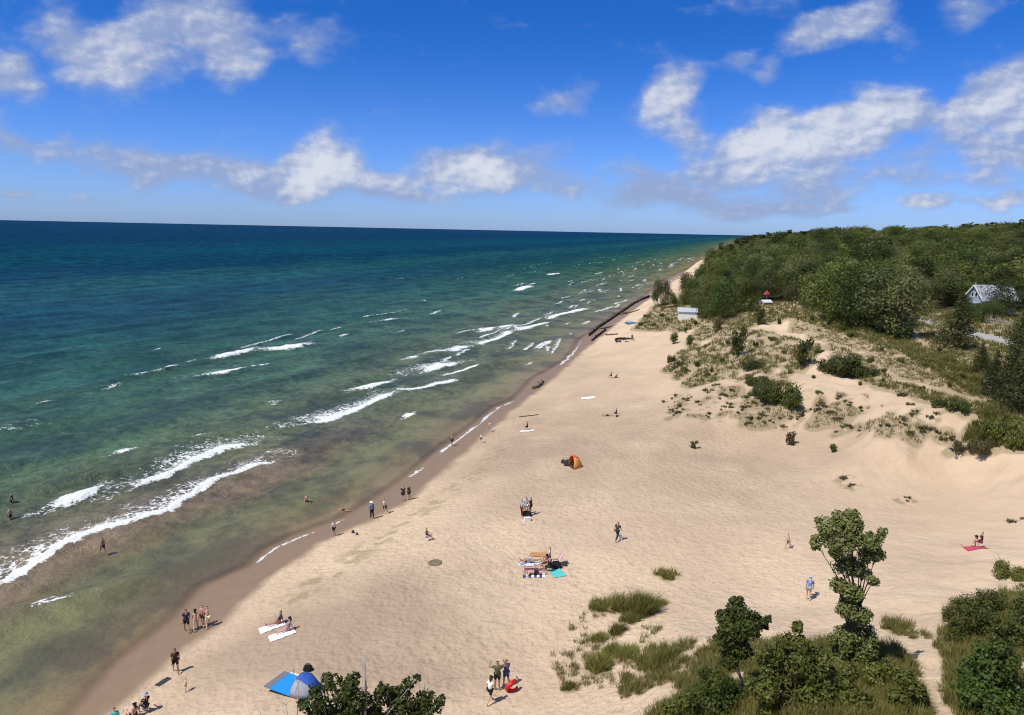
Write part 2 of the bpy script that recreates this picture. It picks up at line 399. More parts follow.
STREAKS = [(664,372,676,366,5),(672,412,690,397,9),(688,398,702,404,5),(668,420,684,410,5),(664,402,680,396,4),(704,392,716,384,6),(718,398,736,388,7),(735,416,752,402,9),(745,424,758,414,5),(756,420,770,408,7),(768,424,780,418,4),(786,426,804,412,8),(800,418,824,404,9),(822,408,840,418,8),(838,398,862,412,9),(846,424,862,432,5),(838,434,842,428,2),(900,424,918,412,9),(906,436,926,428,8),(920,420,940,414,5),(926,428,952,440,8),(944,434,968,450,9),(950,452,960,446,3),(968,440,988,446,6),(903,501,908,499,2),(848,488,852,484,2),(842,480,846,479,2),(1012,522,1022,518,3),(694,386,712,376,6),(676,378,690,372,5),(742,400,752,394,5),(880,428,892,424,3),(700,420,712,414,3),(720,412,732,406,4)]
tang = np.zeros_like(lit)
for x0, y0, x1, y1, n in STREAKS:
    e = hits(np.array([x0, x1], float), np.array([y0, y1], float)); tang = np.maximum(tang, np.exp(-(np.abs(signed(e[:, :2], X2[:NA], Y2[:NA]))/.8)**2) if False else np.pad(np.exp(-(np.abs(signed(e[:, :2], X2[:NA], Y2[:NA]))/.9)**2), ((0, nA-NA), (0, 0))))
lit = np.maximum(lit, np.clip(tang*1.5*sstep(.40, .62, fbm(X2/.8, Y2/.8, 66, 4)), 0, 1))
# wood floor
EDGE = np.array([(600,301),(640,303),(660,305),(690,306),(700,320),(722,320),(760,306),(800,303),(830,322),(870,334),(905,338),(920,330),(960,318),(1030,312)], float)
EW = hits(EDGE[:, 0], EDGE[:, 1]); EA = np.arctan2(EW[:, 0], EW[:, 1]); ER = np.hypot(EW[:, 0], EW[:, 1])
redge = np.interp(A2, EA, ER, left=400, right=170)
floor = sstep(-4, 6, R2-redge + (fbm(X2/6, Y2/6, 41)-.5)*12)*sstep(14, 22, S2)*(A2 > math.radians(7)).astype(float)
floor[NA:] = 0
# near beach: trodden/damp patches, weed line; farther up: cloud shade painted into the sand
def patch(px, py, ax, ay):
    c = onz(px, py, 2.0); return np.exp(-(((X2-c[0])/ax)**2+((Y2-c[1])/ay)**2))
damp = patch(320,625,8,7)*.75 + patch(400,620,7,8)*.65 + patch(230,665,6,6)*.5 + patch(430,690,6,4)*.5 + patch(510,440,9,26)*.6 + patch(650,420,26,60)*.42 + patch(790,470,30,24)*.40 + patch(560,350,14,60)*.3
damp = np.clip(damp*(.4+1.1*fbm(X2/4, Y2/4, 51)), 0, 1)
def strand(pts, w):
    W = onz(np.array([p[0] for p in pts], float), np.array([p[1] for p in pts], float), 1.2)
    return np.exp(-(np.abs(signed(W, X2, Y2))/w)**2)
weed = np.maximum(strand([(290,600),(330,572),(360,552),(400,527),(420,512)], 1.5), strand([(430,505),(470,478),(500,450)], 1.4)*.8)
weed = np.clip(weed*1.3*sstep(.44, .66, fbm(X2/.9, Y2/.9, 61, 5)), 0, 1)
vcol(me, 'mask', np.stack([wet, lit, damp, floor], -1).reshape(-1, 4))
road = np.zeros_like(Z2)
RD = hits(np.array([905,925,950,975,1000,1040.]), np.array([313,320,327,334,340,348.]))
dr_ = np.abs(signed(RD[:, :2], X2, Y2)); road = 1-sstep(1.6, 2.4, dr_)
TR = hits(np.array([925,935,952,965.]), np.array([319,314,311,309.]))
road2 = (1-sstep(1.0, 2.0, np.abs(signed(TR[:, :2], X2, Y2))))*.6
lawn = patch(985,325,14,16)*0
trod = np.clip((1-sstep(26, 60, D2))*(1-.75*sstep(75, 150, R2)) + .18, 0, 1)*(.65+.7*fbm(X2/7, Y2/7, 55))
vcol(me, 'mask2', np.stack([weed, road, road2, trod], -1).reshape(-1, 4))
mt, t = new_mat('sand')
obj = t.add('ShaderNodeTexCoord').outputs['Object']
mk = t.add('ShaderNodeAttribute', attribute_name='mask'); sep = t.add('ShaderNodeSeparateColor', i_0=mk.outputs['Color'])
wetS, litS, dampShadeS, floorS = sep.outputs[0], sep.outputs[1], sep.outputs[2], mk.outputs['Alpha']
mka = t.add('ShaderNodeAttribute', attribute_name='mask2'); mk2 = t.add('ShaderNodeSeparateColor', i_0=mka.outputs['Color']); trodS = mka.outputs['Alpha']
n1 = t.noise(obj, .10, 4, .6); n2 = t.noise(obj, 1.1, 5, .65); n3 = t.noise(obj, 4.5, 3, .6)
base = t.mix(t.step(n1, .35, .65), (.560, .422, .290), (.640, .492, .340))
base = t.mix(t.math('MULTIPLY', t.step(n2, .50, .72), t.math('MULTIPLY_ADD', trodS, .42, .10)), base, (.40, .30, .215))
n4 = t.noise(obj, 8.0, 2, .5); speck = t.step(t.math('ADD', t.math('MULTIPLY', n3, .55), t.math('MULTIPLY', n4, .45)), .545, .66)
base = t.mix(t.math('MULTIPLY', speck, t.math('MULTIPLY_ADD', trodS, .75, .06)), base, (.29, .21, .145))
base = t.mix(t.math('MULTIPLY', dampShadeS, .85), base, (.345, .255, .182))
base = t.mix(t.math('MULTIPLY', mk2.outputs[0], .5), base, (.19, .17, .075))
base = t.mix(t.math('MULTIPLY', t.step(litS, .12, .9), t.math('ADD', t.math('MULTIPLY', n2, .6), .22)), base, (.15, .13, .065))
base = t.mix(wetS, base, t.mix(n2, (.215, .145, .092), (.285, .200, .130)))
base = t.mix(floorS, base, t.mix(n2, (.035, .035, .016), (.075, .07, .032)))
base = t.mix(mk2.outputs[2], base, (.36, .29, .20))
base = t.mix(mk2.outputs[1], base, t.mix(n2, (.30, .29, .275), (.38, .37, .35)))
vor = t.add('ShaderNodeTexVoronoi', feature='SMOOTH_F1'); t.put(vor.inputs['Vector'], obj); vor.inputs['Scale'].default_value = 1.7; vor.inputs['Smoothness'].default_value = .5
vor2 = t.add('ShaderNodeTexVoronoi', feature='SMOOTH_F1'); t.put(vor2.inputs['Vector'], obj); vor2.inputs['Scale'].default_value = 3.1; vor2.inputs['Smoothness'].default_value = .4
pr = t.math('ADD', t.math('MULTIPLY', vor.outputs['Distance'], 1.0), t.math('MULTIPLY', vor2.outputs['Distance'], .6))
pr = t.math('ADD', pr, t.math('MULTIPLY', n2, .9))
dryF = t.math('SUBTRACT', 1.0, wetS)
bmp = t.add('ShaderNodeBump', i_Height=t.math('MULTIPLY', pr, t.math('MULTIPLY', dryF, t.math('MULTIPLY_ADD', trodS, .75, .12))), i_Strength=.7, i_Distance=.15)
p = t.add('ShaderNodeBsdfPrincipled', i_Base_Color=base, i_Roughness=t.math('SUBTRACT', .95, t.math('MULTIPLY', wetS, .45)), i_Normal=bmp.outputs[0])
t.put(p.inputs['Specular IOR Level'], t.math('MULTIPLY', wetS, .14))
t.l.new(p.outputs[0], t.out.inputs[0]); SAND = mt
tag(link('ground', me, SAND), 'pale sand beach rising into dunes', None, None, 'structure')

# ------------------------------------------------------------------ water
wa = np.radians(np.arange(-54, 34.01, .13))
wr = [30.0]
while wr[-1] < 90000:
    r = wr[-1]; dr = max(.17, r*r/21460*.7)
    if r > 700: dr = max(.018*r, dr*.5 if r < 1500 else 0)
    if r > 4000: dr = .12*r
    wr.append(r+dr)
wr = np.array(wr)
WA, WR = np.meshgrid(wa, wr, indexing='ij'); WX = WR*np.sin(WA); WY = WR*np.cos(WA)
off = -signed(SHW, WX, WY)
bar_n = fbm(WX/14, WY/40, 71); wav = sstep(.5, 9, off)
# swell running in almost parallel to the shore
nx, ny = -.915, .40; q = WX*nx + WY*ny; sl = WX*ny - WY*nx
warp = (fbm(WX/45, WY/45, 81)-.5)*26 + (fbm(WX/12, WY/12, 82, 3)-.5)*5
def sharp(ph): return ((np.sin(ph)*.5+.5)**2.2)*2-.7
am = .45+1.1*fbm(WX/30+5, WY/30, 83)
zw = wav*am*(.24*sharp(2*PI*(q+warp)/15) + .09*sharp(2*PI*(q*.96+sl*.28+warp*.6)/6.3) + (fbm(q/2.4, sl/6.5, 84, 4)-.5)*.30)*(1-.7*sstep(250, 900, WR))
foam = np.zeros_like(zw)
def add_foam(pts, cw, tl, ts, amp=.35, jag=.6, world=None, bs=1.1):
    global foam, zw
    if world is None and cw >= .5: cw *= 1.35; tl *= 1.15
    W = world if world is not None else onz(np.array([p[0] for p in pts], float), np.array([p[1] for p in pts], float))
    pad = max(cw*3, tl*3)+3
    # window of the polar sheet
    a = np.arctan2(W[:, 0], W[:, 1]); r = np.hypot(W[:, 0], W[:, 1])
    i0, i1 = np.searchsorted(wa, [a.min()-pad/r.min(), a.max()+pad/r.min()]); j0, j1 = np.searchsorted(wr, [r.min()-pad, r.max()+pad])
    if i1 <= i0 or j1 <= j0: return
    x = WX[i0:i1, j0:j1]; y = WY[i0:i1, j0:j1]
    jn = (fbm(x/1.7, y/1.7, 91, 4)-.5)*2*jag*cw + (fbm(x/6, y/6, 92, 3)-.5)*2.2*min(cw, 1)
    e = -signed(W, x, y) + jn               # + is offshore
    # distance along, for tapered ends
    ends = np.minimum(np.hypot(x-W[0, 0], y-W[0, 1]), np.hypot(x-W[-1, 0], y-W[-1, 1]))
    # beyond the ends signed() gives radial distance: fade it
    tp = .45+.55*sstep(0, cw*3+1.0, ends)
    body = np.exp(-(e/cw)**2)*tp
    tr = ts*np.clip(1.08-np.maximum(e, 0)/max(tl*2.0, .01)*(.6+.8*fbm(x/2.5, y/2.5, 93, 3)), 0, 1)*(e > 0)*tp if tl > 0 else 0
    foam[i0:i1, j0:j1] = np.maximum(foam[i0:i1, j0:j1], np.maximum(body*bs, tr))
    zw[i0:i1, j0:j1] += amp*np.exp(-((e-cw*.3)/(cw*1.3+.3))**2)*tp*sstep(3, 10, off[i0:i1, j0:j1])
add_foam([(-20,590),(0,582),(45,558),(85,540),(130,525),(165,512),(190,498),(215,485),(250,470),(280,461)], .55, 3.2, .62, .22)
add_foam([(33,512),(60,505),(85,495),(107,481)], 1.0, 1.2, .5, .5)
add_foam([(130,490),(160,478),(190,462),(225,448),(256,443)], .65, 3.4, .66, .35)
add_foam([(305,425),(330,420),(360,408),(395,394)], .9, 3.6, .72, .35)
add_foam([(395,394),(425,388),(460,380)], .5, 1.2, .55, .25)
add_foam([(348,392),(370,388),(395,380)], 1.0, 1.0, .5, .5)
add_foam([(132,377),(148,374),(160,372)], 1.2, .8, .5, .55)
add_foam([(160,371),(180,366)], .7, .8, .5, .5)
add_foam([(186,364),(196,362)], .6, .5, .5, .5)
add_foam([(210,361),(235,356),(257,350)], 1.1, 2.0, .5, .55)
add_foam([(257,352),(285,349),(313,344)], 1.5, 2.5, .5, .55)
add_foam([(200,378),(225,373),(245,368)], .9, 5, .52, .2)
add_foam([(245,368),(275,364)], .35, 1.5, .45, .1)
for a, b, w_ in (((104,388),(119,384),.7),((86,394),(96,392),.5),((375,322),(403,319),1.7),((407,360),(420,356),1.1),((424,356),(440,352),1.1),((448,352),(472,346),1.0),((475,332),(498,327),1.4),((500,329),(512,324),1.1),
                 ((515,291),(530,286),2.0),((528,285),(538,283),1.5),((108,457),(140,446),.7),((190,437),(208,433),.4),((273,403),(280,401),.7),((155,352),(166,350),.6),((405,419),(416,412),.5),((36,404),(55,400),.35),((330,417),(338,414),.5),((396,279),(404,278),1.6),((430,366),(462,362),.5),((547,275),(560,273),1.6)):
    add_foam([a, b], w_, w_*1.2, .5, .3)
add_foam([(420,372),(440,367),(462,363)], .9, 4.5, .70, .3)
add_foam([(478,345),(500,337),(515,332)], 1.0, 3.0, .66, .3)
add_foam([(515,332),(535,326),(550,323)], .8, 1.5, .55, .25)
add_foam([(440,378),(462,372),(480,366)], .45, .8, .5, .1)
add_foam([(545,319),(565,314),(590,309)], 1.0, 3, .62, .3)
add_foam([(0,432),(20,429)], .7, 3.2, .62, .1); add_foam([(28,611),(50,606),(76,602)], .3, 1.5, .60, .05)
add_foam([(30,610),(48,603),(60,600)], .3, .9, .55, .05)
# swash on the sand's edge
for pts, w_ in (([(252,567),(265,555),(275,549),(300,537),(320,530)], .33), ([(330,526),(348,518)], .25), ([(406,479),(420,470),(436,463)], .55), ([(438,455),(459,440),(470,430),(479,424),(490,415),(500,408),(516,401)], .6), ([(560,366),(575,352),(583,341)], .7), ([(112,688),(126,678),(148,668)], .16), ([(160,652),(185,640)], .14)):
    add_foam(pts, w_*.7, .5, .45, 0, .9, None, .88)
r_ = np.random.default_rng(5)
for k in range(210):           # whitecaps along the bars towards the point
    s_ = r_.uniform(150, 950); i = np.interp(s_, np.hypot(SHW[:, 0], SHW[:, 1])[2:], np.arange(len(SHW)-2)); j = min(int(i), len(SHW)-4)+2
    a = SHW[j]; b = SHW[j+1]; p0 = a+(b-a)*(i-int(i)); d = (b-a)/np.linalg.norm(b-a)
    o_ = r_.choice([r_.uniform(5, 16), r_.uniform(16, 34), r_.uniform(50, 80)], p=[.34, .42, .24])*(1 if s_ < 400 else 1.6)
    c = p0+np.array([-d[1], d[0]])*o_; L = r_.uniform(1.5, 9)*(1+s_/500)
    dd = d+np.array([r_.normal(0, .1), r_.normal(0, .1)])
    add_foam(None, r_.uniform(.3, .7)*(1+s_/1500), r_.uniform(.8, 2), .54, .3, .5, np.array([c-dd*L, c, c+dd*L]), .80 if s_ < 420 else .72)
for k in range(26):            # few white horses farther out
    c = np.array([r_.uniform(-330, 60), r_.uniform(150, 700)]); L = r_.uniform(.8, 2.0)
    dd = np.array([.42, .9])
    if -float(signed(SHW, c[0:1], c[1:2])[0]) > 60: add_foam(None, r_.uniform(.3, .6), .8, .4, .2, .5, np.array([c-dd*L, c, c+dd*L]))
zw = zw + .02
keepv = off > -2.2
nA2, nR2 = WA.shape
ii, jj = np.meshgrid(np.arange(nA2-1), np.arange(nR2-1), indexing='ij')
kf = keepv[:-1, :-1] | keepv[1:, :-1] | keepv[:-1, 1:] | keepv[1:, 1:]
Fw = np.stack([ii*nR2+jj, ii*nR2+jj+1, (ii+1)*nR2+jj+1, (ii+1)*nR2+jj], -1)[kf]
used = np.zeros(nA2*nR2, bool); used[Fw.ravel()] = True; remap = np.cumsum(used)-1
Vw = np.stack([WX, WY, zw], -1).reshape(-1, 3)[used]
me = mesh_np('water', Vw, remap[Fw])
# how far out, warped by the bars' own unevenness
ow = off*(1+(fbm(WX/22, WY/60, 72)-.5)*.45*sstep(8, 30, off)) + (fbm(WX/9, WY/9, 73)-.5)*1.6*sstep(2, 10, off) + (fbm(q/9, sl/40, 74)-.5)*.22*np.clip(off, 0, 200)*sstep(25, 60, off)
ow = np.maximum(ow, 0)
near = 1-sstep(85, 125, WR)
stops = np.array([0, 2.5, 6, 10, 13, 16, 20, 26, 34, 46, 62, 80, 120, 170, 230, 330, 480, 900, 3000, 90000.])
cn = np.array([(.200,.142,.086),(.180,.142,.074),(.155,.145,.072),(.140,.142,.068),(.160,.130,.074),(.200,.150,.096),(.180,.150,.094),(.150,.148,.086),(.105,.140,.074),(.072,.130,.076),(.054,.120,.076),(.034,.105,.076),(.016,.080,.078),(.008,.060,.088),(.013,.088,.100),(.004,.046,.090),(.005,.066,.106),(.004,.044,.100),(.006,.044,.112),(.006,.042,.110)])
cf = cn.copy(); cf[3:8] = [(.135,.140,.066),(.128,.136,.070),(.126,.140,.078),(.118,.140,.080),(.100,.138,.080)]
bar = near[..., None]
C = np.stack([np.interp(ow, stops, cn[:, k]) for k in range(3)], -1)*bar + np.stack([np.interp(ow, stops, cf[:, k]) for k in range(3)], -1)*(1-bar)
st = fbm(q/5, sl/30, 75, 4); C = C*(1.16+.12*(1-sstep(10, 30, off)))[..., None]; va = .30+.55*sstep(12, 40, off); C = C*(1-va*.5+va*st)[..., None]
wk = sstep(.52, .75, fbm(WX/2.2, WY/2.2, 76, 4))*(off < 14)*(off > 2.5); C = C*(1-.10*wk[..., None])
al = sstep(0, 2.0, off)
vcol(me, 'tone', np.concatenate([C, al[..., None]], -1).reshape(-1, 4)[used])
vcol(me, 'froth', np.stack([foam, sstep(2, 20, off), sstep(120, 700, WR), np.ones_like(foam)], -1).reshape(-1, 4)[used])
mt, t = new_mat('lake_water')
obj = t.add('ShaderNodeTexCoord').outputs['Object']
tn = t.add('ShaderNodeAttribute', attribute_name='tone'); fr = t.add('ShaderNodeSeparateColor', i_0=t.add('ShaderNodeAttribute', attribute_name='froth').outputs['Color'])
mp = t.add('ShaderNodeMapping', i_Vector=obj); mp.inputs['Rotation'].default_value = (0, 0, math.radians(23.6)); mp.inputs['Scale'].default_value = (1.0, .8, 1)
w1 = t.noise(mp.outputs[0], .75, 5, .68); w2 = t.noise(mp.outputs[0], 3.4, 4, .68); w3 = t.noise(mp.outputs[0], .10, 8, .68)
hgt = t.math('ADD', t.math('ADD', t.math('MULTIPLY', w1, .8), t.math('MULTIPLY', w2, .28)), t.math('MULTIPLY', t.math('MULTIPLY', w3, 6.0), fr.outputs[2]))
b1 = t.add('ShaderNodeBump', i_Height=t.math('MULTIPLY', hgt, t.math('MULTIPLY_ADD', fr.outputs[1], .6, .4)), i_Strength=1.0, i_Distance=.55)
fn = t.noise(obj, 1.5, 7, .72, .5); fv = t.add('ShaderNodeTexVoronoi', feature='DISTANCE_TO_EDGE'); fv.inputs['Scale'].default_value = 1.3
dist = t.add('ShaderNodeVectorMath', operation='ADD'); t.put(dist.inputs[0], obj)
nv = t.add('ShaderNodeTexNoise', i_Vector=obj, i_Scale=1.2, i_Detail=3.0); vs = t.add('ShaderNodeVectorMath', operation='SCALE'); t.l.new(nv.outputs['Color'], vs.inputs[0]); vs.inputs['Scale'].default_value = 1.4
t.l.new(vs.outputs[0], dist.inputs[1]); t.l.new(dist.outputs[0], fv.inputs['Vector'])
lace = t.math('SUBTRACT', .26, t.math('MULTIPLY', t.step(fv.outputs['Distance'], .0, .22), .5))
fa = t.math('ADD', fr.outputs[0], t.math('ADD', t.math('MULTIPLY', t.math('SUBTRACT', fn, .5), 1.5), t.math('MULTIPLY', lace, .5)))
fa = t.math('MULTIPLY', t.step(fa, .50, .74), .95)
col_w = t.mix(t.step(w1, .36, .62), t.mix(t.math('MULTIPLY_ADD', fr.outputs[1], .32, .08), tn.outputs['Color'], (.002, .008, .010)), tn.outputs['Color'])
col_w = t.mix(t.math('MULTIPLY', t.step(w3, .42, .60), .45), col_w, (.001, .010, .030))
cw = t.mix(fa, col_w, (.80, .82, .82))
dif = t.add('ShaderNodeBsdfDiffuse', i_Color=cw, i_Normal=b1.outputs[0]); glo = t.add('ShaderNodeBsdfGlossy', i_Roughness=.22, i_Normal=b1.outputs[0])
lw = t.add('ShaderNodeLayerWeight', i_Blend=.5, i_Normal=b1.outputs[0]).outputs['Facing']
# waves hide their far slopes at a grazing view, so the mean reflection of the open lake stays low
refl = t.math('MULTIPLY', t.math('MULTIPLY_ADD', t.math('POWER', lw, 4.0), .24, .025), t.math('MULTIPLY', t.math('SUBTRACT', 1.0, fa), t.math('MULTIPLY_ADD', fr.outputs[2], -.90, 1.0)))
p = t.add('ShaderNodeMixShader', i_0=refl); t.l.new(dif.outputs[0], p.inputs[1]); t.l.new(glo.outputs[0], p.inputs[2])
trn = t.add('ShaderNodeBsdfTransparent'); ms = t.add('ShaderNodeMixShader')
t.put(ms.inputs[0], t.math('MAXIMUM', tn.outputs['Alpha'], t.math('MULTIPLY', fa, .85))); t.l.new(trn.outputs[0], ms.inputs[1]); t.l.new(p.outputs[0], ms.inputs[2])
t.l.new(ms.outputs[0], t.out.inputs[0])
tag(link('water', me, mt), 'green and blue lake with breaking waves along the beach', None, None, 'structure')

# ------------------------------------------------------------------ trees and shrubs
def leaves_np(lobes, n, size, dens_in=.55, seed=0, flat=.0, elong=1.35):
    """leaf cards spread through lobes (cx,cy,cz,rx,ry,rz); returns V,F,tint"""
    g = np.random.default_rng(seed); L = np.array(lobes, float)
    vol = (L[:, 3]*L[:, 4]*L[:, 5])**(2/3); k = g.choice(len(L), n, p=vol/vol.sum())
    d = g.normal(size=(n, 3)); d /= np.linalg.norm(d, axis=1)[:, None]
    rad = g.random(n)**(1/ (3*(1-dens_in)+.01+1.6))
    # ragged outline
    rad = rad*(.62+.80*fbm(d[:, 0]*3+L[k, 0], d[:, 1]*3+d[:, 2]*2.3+L[k, 2], seed % 17, 3))
    c = L[k, :3]+d*L[k, 3:]*rad[:, None]
    nrm = d*1.15+g.normal(size=(n, 3))*.55+np.array([0, 0, .30]); nrm /= np.linalg.norm(nrm, axis=1)[:, None]
    a = np.cross(nrm, g.normal(size=(n, 3))); a /= np.linalg.norm(a, axis=1)[:, None]; b = np.cross(nrm, a)
    s = size*g.uniform(.45, 1.4, n)[:, None]
    V = np.stack([c-a*s*elong*.5, c+b*s*.42-nrm*s*.06, c+a*s*elong*.5, c-b*s*.42+nrm*s*.10], 1).reshape(-1, 3)
    Fc = np.arange(n*4).reshape(-1, 4)
    clump = fbm(c[:, 0]*1.3, c[:, 1]*1.3+c[:, 2]*1.1, 5+seed % 13, 3)
    t0 = np.clip(.15+.75*clump+g.normal(0, .16, n), 0, 1); t1 = np.clip(g.normal(.02, .08, n), 0, .5)
    T = np.repeat(np.stack([t0, t1, np.zeros(n), np.ones(n)], -1), 4, 0)
    return V, Fc, T
def crown_mesh(lobes, n, size, seed, **k):
    V, Fc, T = leaves_np(lobes, n, size, seed=seed, **k); me = mesh_np('crown', V, Fc, False); vcol(me, 'tint', T); return me
def trunk_mesh(base, lobes, r0, seed, fork=.45, n=7):
    g = random.Random(seed); mb = MB(); L = sorted(lobes, key=lambda l: -l[2]); top = Vector(L[0][:3]); base = Vector(base)
    pts = [base+Vector((0, 0, -.25))]+[base.lerp(top, k/5)+Vector((g.uniform(-1, 1), g.uniform(-1, 1), 0))*(.05*(top-base).length*(.3 if k < 2 else 1)) for k in range(1, 6)]
    mb.tube(pts, [r0*1.25]+[r0*(1-.17*k) for k in range(1, 6)], n)
    for l in L[1:]:
        c = Vector(l[:3]); k = max(1, min(4, int(5*fork*max(0.3, (c.z-base.z)/max(.1, top.z-base.z))+.3)))
        s = pts[k]; md = s.lerp(c, .5)+Vector((g.uniform(-.1, .1), g.uniform(-.1, .1), g.uniform(-.05, .2)))*l[3]
        rb = r0*(1-.17*k)*.6; mb.tube([s, md, c], [rb, rb*.65, rb*.25], 5)
        for _ in range(2):
            e = c+Vector((g.uniform(-1, 1)*l[3], g.uniform(-1, 1)*l[4], g.uniform(-.3, 1)*l[5]))*.75
            mb.tube([md.lerp(c, .6), e], [rb*.35, rb*.1], 4)
    return mb.mesh('trunk', True)

# --- variants of wood trees (about 10 m tall, base at the origin)
def broad_lobes(g, h, w, n=9):
    L = []
    for i in range(n):
        u = g.random(); z = h*(.22+.64*u); a = g.uniform(0, 2*PI); rad = w*.5*(1-abs(u-.4)*.9)*g.uniform(.35, .8)
        r = w*g.uniform(.20, .32); L.append((rad*math.cos(a), rad*math.sin(a), z, r, r, r*g.uniform(.7, 1.0)))
    L.append((0, 0, h*.85, w*.25, w*.25, h*.15)); L.append((0, 0, h*.55, w*.36, w*.36, h*.25)); return L
def cone_lobes(g, h, w, n=8):
    L = []
    for i in range(n):
        u = (i+.5)/n; r = w*.5*(1-u)**.8+.12; L.append((g.uniform(-.15, .15)*w*(1-u), g.uniform(-.15, .15)*w*(1-u), h*(.1+.87*u), r, r, h/n*.8))
    return L
g = random.Random(3); TREES = {'broad': [], 'pine': [], 'cedar': [], 'pale': [], 'scrub': []}
for k in range(7):
    L = broad_lobes(g, 10, g.uniform(7.5, 9.5), 10); TREES['broad'].append((crown_mesh(L, 4600, .26, 100+k), trunk_mesh((0, 0, 0), L, .2, k)))
for k in range(3):
    L = broad_lobes(g, 10, 8, 9); TREES['pale'].append((crown_mesh(L, 4400, .24, 120+k), trunk_mesh((0, 0, 0), L, .18, 10+k)))
for k in range(3):
    L = cone_lobes(g, 10, 5.5, 9); TREES['pine'].append((crown_mesh(L, 3600, .24, 140+k), trunk_mesh((0, 0, 0), L, .16, 20+k)))
for k in range(3):
    L = cone_lobes(g, 10, 2.8, 10); TREES['cedar'].append((crown_mesh(L, 1500, .28, 160+k), trunk_mesh((0, 0, 0), L, .12, 30+k)))
for k in range(3):
    L = broad_lobes(g, 10, 9, 7); L = [(a, b, c*.9-1.2, d, e, f) for a, b, c, d, e, f in L]; TREES['scrub'].append((crown_mesh(L, 1500, .5, 180+k), trunk_mesh((0, 0, 0), L, .2, 40+k, .2)))
MATS = {'broad': [LEAF_DARK, LEAF_MID], 'pale': [LEAF_PALE], 'pine': [LEAF_PINE], 'cedar': [LEAF_PINE], 'scrub': [LEAF_MID, LEAF_BRUSH]}
_tree_mesh = {}
def wood_tree(name, kind, p, h, w=1.0, mat=None, label=None, cat='tree', group=None):
    cr, tr = random.choice(TREES[kind]); mt = mat or random.choice(MATS[kind]); key = (cr.name, mt.name)
    if key not in _tree_mesh:
        c2 = cr.copy(); c2.materials.clear(); c2.materials.append(mt); _tree_mesh[key] = c2
    if not tr.materials: tr.materials.append(BARK)
    o = empty(name, (p[0], p[1], p[2]-.1), random.uniform(0, 6.28)); s = h/10; o.scale = (s*w, s*w, s)
    for nm, me_ in (('crown', _tree_mesh[key]), ('trunk', tr)):
        c = bpy.data.objects.new(nm, me_); col.objects.link(c); c.parent = o
    return tag(o, label, cat, group)

# trees one can point to: (base px, base py, top py, kind, width factor, label)
NAMED = [
 (657,306,279,'broad',.62,LEAF_DARK,'slender broadleaf tree nearest the water, left one of the pair on the beach edge'),
 (665,308,281,'broad',.60,LEAF_DARK,'slender broadleaf tree, right one of the pair on the beach edge'),
 (673,304,290,'scrub',.7,LEAF_MID,'bushy yellow green tree right of the slender pair'),
 (684,303,274,'broad',.8,LEAF_BRUSH,'brownish leaning tree behind the white hut'),
 (692,308,280,'broad',.9,LEAF_DARK,'dark tree directly behind the white hut roof'),
 (706,318,283,'broad',1.0,LEAF_MID,'round olive green tree right of the white hut'),
 (722,319,282,'broad',1.1,LEAF_DARK,'wide dark tree second to the right of the white hut'),
 (740,312,280,'broad',1.1,LEAF_MID,'broad olive tree at the wood edge before the dune crest'),
 (750,309,281,'broad',.8,LEAF_DARK,'dark tree left of the red parasol'),
 (792,307,283,'pale',.9,LEAF_BRUSH,'yellowish bush like tree at the wood edge right of the red parasol'),
 (812,308,279,'broad',1.0,LEAF_MID,'rounded tree at the wood edge above the sandy back slope'),
 (832,321,268,'broad',1.05,LEAF_MID,'tall round tree at the wood edge'),
 (856,328,272,'broad',1.0,LEAF_DARK,'dark round tree at the wood edge beside the tall round tree'),
 (880,334,276,'broad',1.0,LEAF_PALE,'large pale green tree at the wood edge'),
 (902,340,283,'broad',.9,LEAF_PALE,'drooping pale green tree beside the road end'),
 (905,340,318,'scrub',1.0,LEAF_DARK,'low dark bush under the drooping pale tree'),
 (772,255,240,'broad',.9,LEAF_DARK,'dark tree near the seaward end of the ridge'),
 (796,290,258,'pale',1.2,LEAF_PALE,'silvery pale tree rising out of the dark wood'),
 (957,349,303,'pine',1.25,LEAF_PINE,'dark isolated pine in front of the road'),
 (980,372,347,'pine',1.2,LEAF_PINE,'small dark pine between the road and the dune hollow'),
 (1008,404,350,'pine',1.1,LEAF_PINE,'large dark pine at the right edge above the yellow grass'),
 (992,398,358,'pine',1.0,LEAF_PINE,'dark pine half hidden left of the large one at the right edge'),
 (1026,412,352,'pine',1.2,LEAF_PINE,'dark pine cut off by the right edge of the photo'),
 (1020,355,315,'pine',1.3,LEAF_PINE,'dark pine beside the road at the right edge'),
 (1006,317,284,'broad',1.15,LEAF_DARK,'broad dark tree covering the right end of the grey roofed house'),
 (1022,312,280,'broad',1.2,LEAF_DARK,'dark tree right of the grey roofed house at the photo edge')]
CEDAR = [(660+5,0,0)]
named_pos = []
for px, py, ty, kind, wf, mt_, lab in NAMED:
    p = at(px, py); D = math.hypot(p.x, p.y)
    h = (py-ty)*pxsize(p)*1.02
    wood_tree('pine_tree' if kind == 'pine' else 'broadleaf_tree', kind, p, h*1.04, wf, mt_, lab)
    named_pos.append((p.x, p.y))
for px_, r_t, h_t, wf, lab in ((970,181,3.6,1.3,'low dark tree in front of the left gable of the grey roofed house'),(981,178,4.2,1.25,'low round tree in front of the middle of the grey roofed house'),(993,181,4.6,1.25,'low dark tree below the roof of the grey roofed house'),(962,186,5.2,.9,'dark tree at the left corner of the grey roofed house')):
    a_ = math.atan2(*onz(float(px_), 320., 12.)); q_ = (r_t*math.sin(a_), r_t*math.cos(a_)); wood_tree('broadleaf_tree', 'broad', (q_[0], q_[1], gz(*q_)), h_t, wf, LEAF_DARK, lab); named_pos.append(q_)
